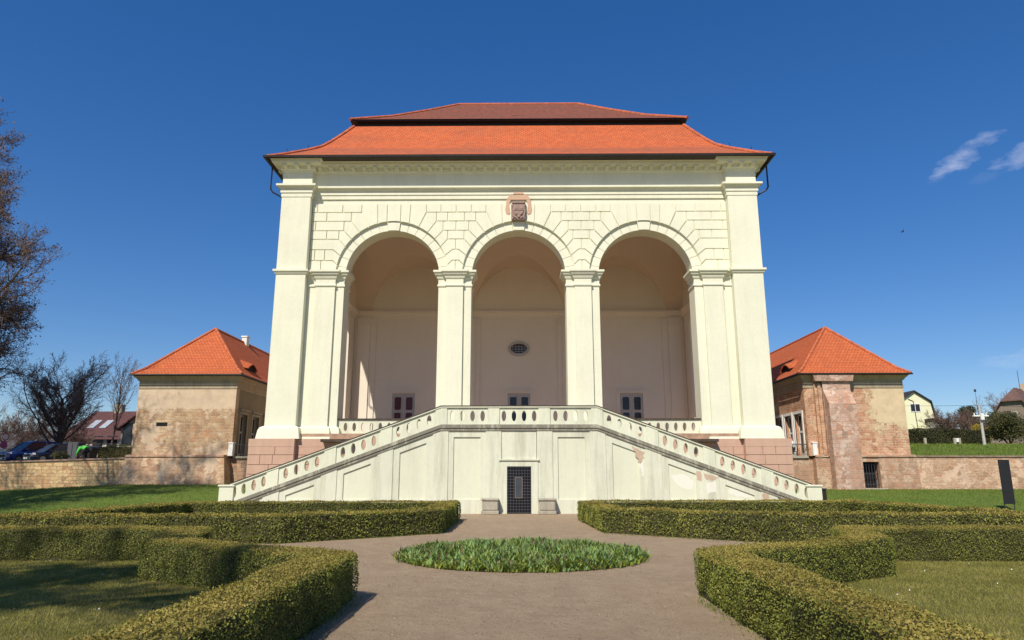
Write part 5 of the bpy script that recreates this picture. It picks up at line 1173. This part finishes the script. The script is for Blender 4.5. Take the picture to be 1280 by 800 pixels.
q = at(2, 568, 58.5); car('grey car mostly cut off at the far left edge', 'parked_car', (q.x-1.6, 58.5, 2.6), math.atan2(-.2, .98), 4.2, 1.7, 1.4, paint('grey_paint', (.22, .24, .25)))
# ------------------------------------------------------------ banner board, box by the stair, bird
bn = thing('display_banner', 'tall narrow black board on two thin legs standing on the right lawn', 'board', (22.35, 33, 0), None, R(-8)); I = Matrix.Identity(4)
zg = hgt(22.3, 33)
def BB(m, n, mt, **k): o = m.build(n, mt, bn, **k); o.matrix_parent_inverse = I; return o
blk = plain('matt_black_board', (.018, .018, .02), .5)
BB(MB().box(-.235, .235, -.02, .02, .42, 2.40), 'board', blk, bevel=.006)
for s_ in (-1, 1): BB(MB().box(s_*.2-.018, s_*.2+.018, .021, .05, zg-.3, 2.3), 'leg', M['iron'])
o = thing('dark_box', 'narrow dark box behind the foot of the right stair flight', 'box', (14.15, 33.6, .3)); MB().box(13.98, 14.3, 33.5, 34.0, .1, 1.05).build('box_body', M['metal'], o, bevel=.02); MB().box(13.95, 14.33, 33.46, 34.04, 1.051, 1.10).build('lid', M['iron'], o)
q = at(1128, 290, 38); m = MB(); m.tube([q+Vector(v) for v in ((-.11, 0, -.02), (-.06, 0, 0), (0, 0, .012), (.06, 0, .02), (.1, 0, .03))], [.008, .026, .032, .022, .006], 7)
for s_ in (-1, 1): m.add([q+Vector(v) for v in ((-.02, 0, .02), (.04, 0, .02), (.02, s_*.13, .09), (-.03, s_*.16, .10), (-.02, 0, .012), (.04, 0, .012), (.02, s_*.13, .083), (-.03, s_*.16, .093))], [(0, 1, 2, 3), (7, 6, 5, 4), (0, 1, 5, 4), (1, 2, 6, 5), (2, 3, 7, 6), (3, 0, 4, 7)])
tag(m.build('bird', M['metal']), 'small dark bird flying in the blue sky right of the loggia', 'bird')
# ------------------------------------------------------------ people
def skin(name, verts, edges, mat, parent, root=0, sub=1):
    me = bpy.data.meshes.new(name); me.from_pydata([v[:3] for v in verts], edges, []); o = bpy.data.objects.new(name, me); C.objects.link(o)
    o.modifiers.new('s', 'SKIN'); sv = me.skin_vertices[0].data if me.skin_vertices else None
    if sv is None:
        bm = bmesh.new(); bm.from_mesh(me); bm.verts.layers.skin.verify(); bm.to_mesh(me); bm.free(); sv = me.skin_vertices[0].data
    for i, v in enumerate(verts): sv[i].radius = (v[3], v[4] if len(v) > 4 else v[3]); sv[i].use_root = (i == root)
    sm = o.modifiers.new('d', 'SUBSURF'); sm.levels = sub; sm.render_levels = sub
    bpy.context.view_layer.update(); dg = bpy.context.evaluated_depsgraph_get(); me2 = bpy.data.meshes.new_from_object(o.evaluated_get(dg)); bpy.data.objects.remove(o)
    me2.name = name; me2.materials.clear(); me2.materials.append(mat); me2.polygons.foreach_set('use_smooth', [True]*len(me2.polygons)); o2 = bpy.data.objects.new(name, me2); C.objects.link(o2); o2.parent = parent; return o2
skinm = plain('skin', (.55, .33, .24), .6, var=.06)
def person(label, loc, rz, J, shirt, trous, hairm, hat=None, jk=1.22):
    """J: joint positions in local metres"""
    root = thing('person', label, 'person', loc, None, rz); V = []; E = []; ix = {}
    def v(n, r, r2=None): ix[n] = len(V); V.append((*J[n], r, r2 or r))
    def e(*ns): E.extend((ix[a], ix[b]) for a, b in zip(ns[:-1], ns[1:]))
    v('pelvis', .13, .11); v('waist', .12, .10); v('chest', .15, .11); v('neck', .055); v('head0', .075); v('head1', .095); v('head2', .07)
    for s in 'lr':
        v('sho'+s, .065); v('elb'+s, .045); v('wri'+s, .03); v('hip'+s, .09); v('kne'+s, .06); v('ank'+s, .042); v('toe'+s, .035)
    e('pelvis', 'waist', 'chest', 'neck', 'head0', 'head1', 'head2')
    for s in 'lr':
        e('chest', 'sho'+s, 'elb'+s, 'wri'+s); e('pelvis', 'hip'+s, 'kne'+s, 'ank'+s, 'toe'+s)
        w = Vector(J['wri'+s]); d = (w-Vector(J['elb'+s])).normalized(); sd = d.cross(Vector((0, 0, 1))); sd = sd.normalized() if sd.length > .1 else Vector((1, 0, 0)); dn = d.cross(sd)
        ix['palm'+s] = len(V); V.append((*(w+d*.06), .028, .018)); e('wri'+s, 'palm'+s)
        for k, (off, ln) in enumerate(((-.03, .07), (-.01, .085), (.01, .08), (.03, .062))):
            a = w+d*.09+sd*off; b = a+d*ln*.5; c = b+(d*.6+dn*.5)*ln*.5
            for t, pp in enumerate((a, b, c)): ix[f'f{s}{k}{t}'] = len(V); V.append((*pp, .009, .009))
            e('palm'+s, f'f{s}{k}0', f'f{s}{k}1', f'f{s}{k}2')
        a = w+d*.03+sd*-.035; b = a+(d*.6-sd*.6)*.05
        for t, pp in enumerate((a, b)): ix[f't{s}{t}'] = len(V); V.append((*pp, .010, .010))
        e('palm'+s, f't{s}0', f't{s}1')
    body = skin('body', V, E, skinm, root)
    def cloth(name, names, edges, mat, k=1.22):
        vs = []; id2 = {}
        for n, r in names: id2[n] = len(vs); vs.append((*J[n], r*k, (r*.85 if n in ('pelvis', 'waist', 'chest') else r)*k))
        return skin(name, vs, [(id2[a], id2[b]) for a, b in edges], mat, root)
    cloth('jacket', [('waist', .135), ('chest', .16), ('shol', .075), ('elbl', .056), ('wril', .042), ('shor', .075), ('elbr', .056), ('wrir', .042), ('pelvis', .14)],
          [('pelvis', 'waist'), ('waist', 'chest'), ('chest', 'shol'), ('shol', 'elbl'), ('elbl', 'wril'), ('chest', 'shor'), ('shor', 'elbr'), ('elbr', 'wrir')], shirt, jk)
    cloth('trousers', [('pelvis', .14), ('hipl', .10), ('knel', .072), ('ankl', .055), ('hipr', .10), ('kner', .072), ('ankr', .055)], [('pelvis', 'hipl'), ('hipl', 'knel'), ('knel', 'ankl'), ('pelvis', 'hipr'), ('hipr', 'kner'), ('kner', 'ankr')], trous)
    h0, h1, h2 = Vector(J['head0']), Vector(J['head1']), Vector(J['head2']); up = (h2-h0).normalized(); f = Vector(J.get('face', (0, 1, 0))).normalized(); sd = f.cross(up).normalized()
    # face: nose, eyes, ears
    m = MB(); m.tube([h1+f*.08+up*.02, h1+f*.115-up*.01, h1+f*.09-up*.02], [.008, .014, .01], 5); o = m.build('nose', skinm, body); o.matrix_parent_inverse = I
    for s in (-1, 1):
        m = MB(); c = h1+f*.086+sd*s*.032+up*.02; m.tube([c, c+f*.012], [.012, .006], 6); o = m.build('eye', M['black'], body); o.matrix_parent_inverse = I
        m = MB(); c = h1+sd*s*.09; m.tube([c-up*.025, c+sd*s*.012, c+up*.025], [.01, .016, .01], 5); o = m.build('ear', skinm, body); o.matrix_parent_inverse = I
    m = MB(); m.tube([h1+f*.086-up*.045-sd*.02, h1+f*.09-up*.045+sd*.02], .006, 5); o = m.build('mouth', plain('lips', (.4, .15, .12), .6), body); o.matrix_parent_inverse = I
    vs = [(*(h1-f*.02+up*.0), .1, .1), (*(h1+up*.06-f*.01), .103, .103), (*(h2+up*.01), .075, .075)]; skin('cap' if hat else 'hair', vs, [(0, 1), (1, 2)], hat or hairm, root)
    if hat: m = MB(); c = h1+up*.065; m.slab([((c+sd*.08*math.cos(a)+f*(.08+.09*math.sin(a))).x, (c+sd*.08*math.cos(a)+f*(.08+.09*math.sin(a))).y) for a in [math.pi*i/8 for i in range(9)]], y0=c.z, y1=c.z+.012, ax='xy'); o = m.build('cap_peak', hat, root); o.matrix_parent_inverse = I
    return root
hairm = plain('dark_hair', (.04, .028, .02), .7)
# seated on a low chair on the right terrace, facing the loggia (local +y is where the person looks)
seat = dict(pelvis=(0, 0, .44), waist=(0, .0, .58), chest=(0, .03, .80), neck=(0, .05, .97), head0=(0, .07, 1.03), head1=(0, .09, 1.10), head2=(0, .08, 1.19), face=(0, 1, -.15),
  shol=(-.18, .02, .90), elbl=(-.23, .06, .63), wril=(-.14, .28, .56), shor=(.18, .02, .90), elbr=(.23, .06, .63), wrir=(.14, .28, .56),
  hipl=(-.09, .04, .43), knel=(-.12, .42, .46), ankl=(-.12, .45, .08), toel=(-.12, .60, .04), hipr=(.09, .04, .43), kner=(.12, .42, .46), ankr=(.12, .40, .08), toer=(.13, .55, .04))
whs = plain('white_shirt', (.72, .72, .72), .8); blt = plain('black_trousers', (.02, .02, .025), .8)
q = at(991.5, 560, 45.3)
person('seated person in white shirt and red cap on the right terrace', (q.x, 45.3, 2.87), R(70), seat, whs, blt, hairm, plain('red_cap', (.45, .04, .05), .7))
ch = thing('terrace_chair', 'low dark chair under the person in the red cap', 'chair', (q.x, 45.3, 2.87), None, R(70))
def CB(m, n): o = m.build(n, M['iron'], ch); o.matrix_parent_inverse = I
CB(MB().box(-.2, .2, -.2, .22, .30, .33), 'seat'); CB(MB().box(-.2, .2, -.235, -.205, .34, .75), 'backrest')
for a in (-.18, .18):
    for b in (-.18, .2): CB(MB().box(a-.015, a+.015, b-.015, b+.015, 0, .299), 'leg')
bend = dict(pelvis=(0, -.22, .72), waist=(0, -.08, .80), chest=(0, .18, .84), neck=(0, .34, .78), head0=(0, .39, .73), head1=(0, .43, .67), head2=(0, .49, .60), face=(0, .5, -.8),
  shol=(-.19, .2, .82), elbl=(-.26, .3, .55), wril=(-.18, .42, .34), shor=(.19, .2, .82), elbr=(.26, .3, .55), wrir=(.18, .42, .34),
  hipl=(-.1, -.2, .68), knel=(-.13, .06, .42), ankl=(-.13, -.16, .08), toel=(-.13, -.02, .04), hipr=(.1, -.2, .68), kner=(.13, .08, .42), ankr=(.13, -.10, .08), toer=(.13, .05, .04))
q = at(114.5, 570, 46.2); grn = plain('bright_green_jacket', (.10, .55, .08), .7, var=.1)
person('person in bright green jacket bending down behind the left stone wall', (q.x, 45.4, 2.62), R(70), bend, grn, blt, hairm, jk=1.45)
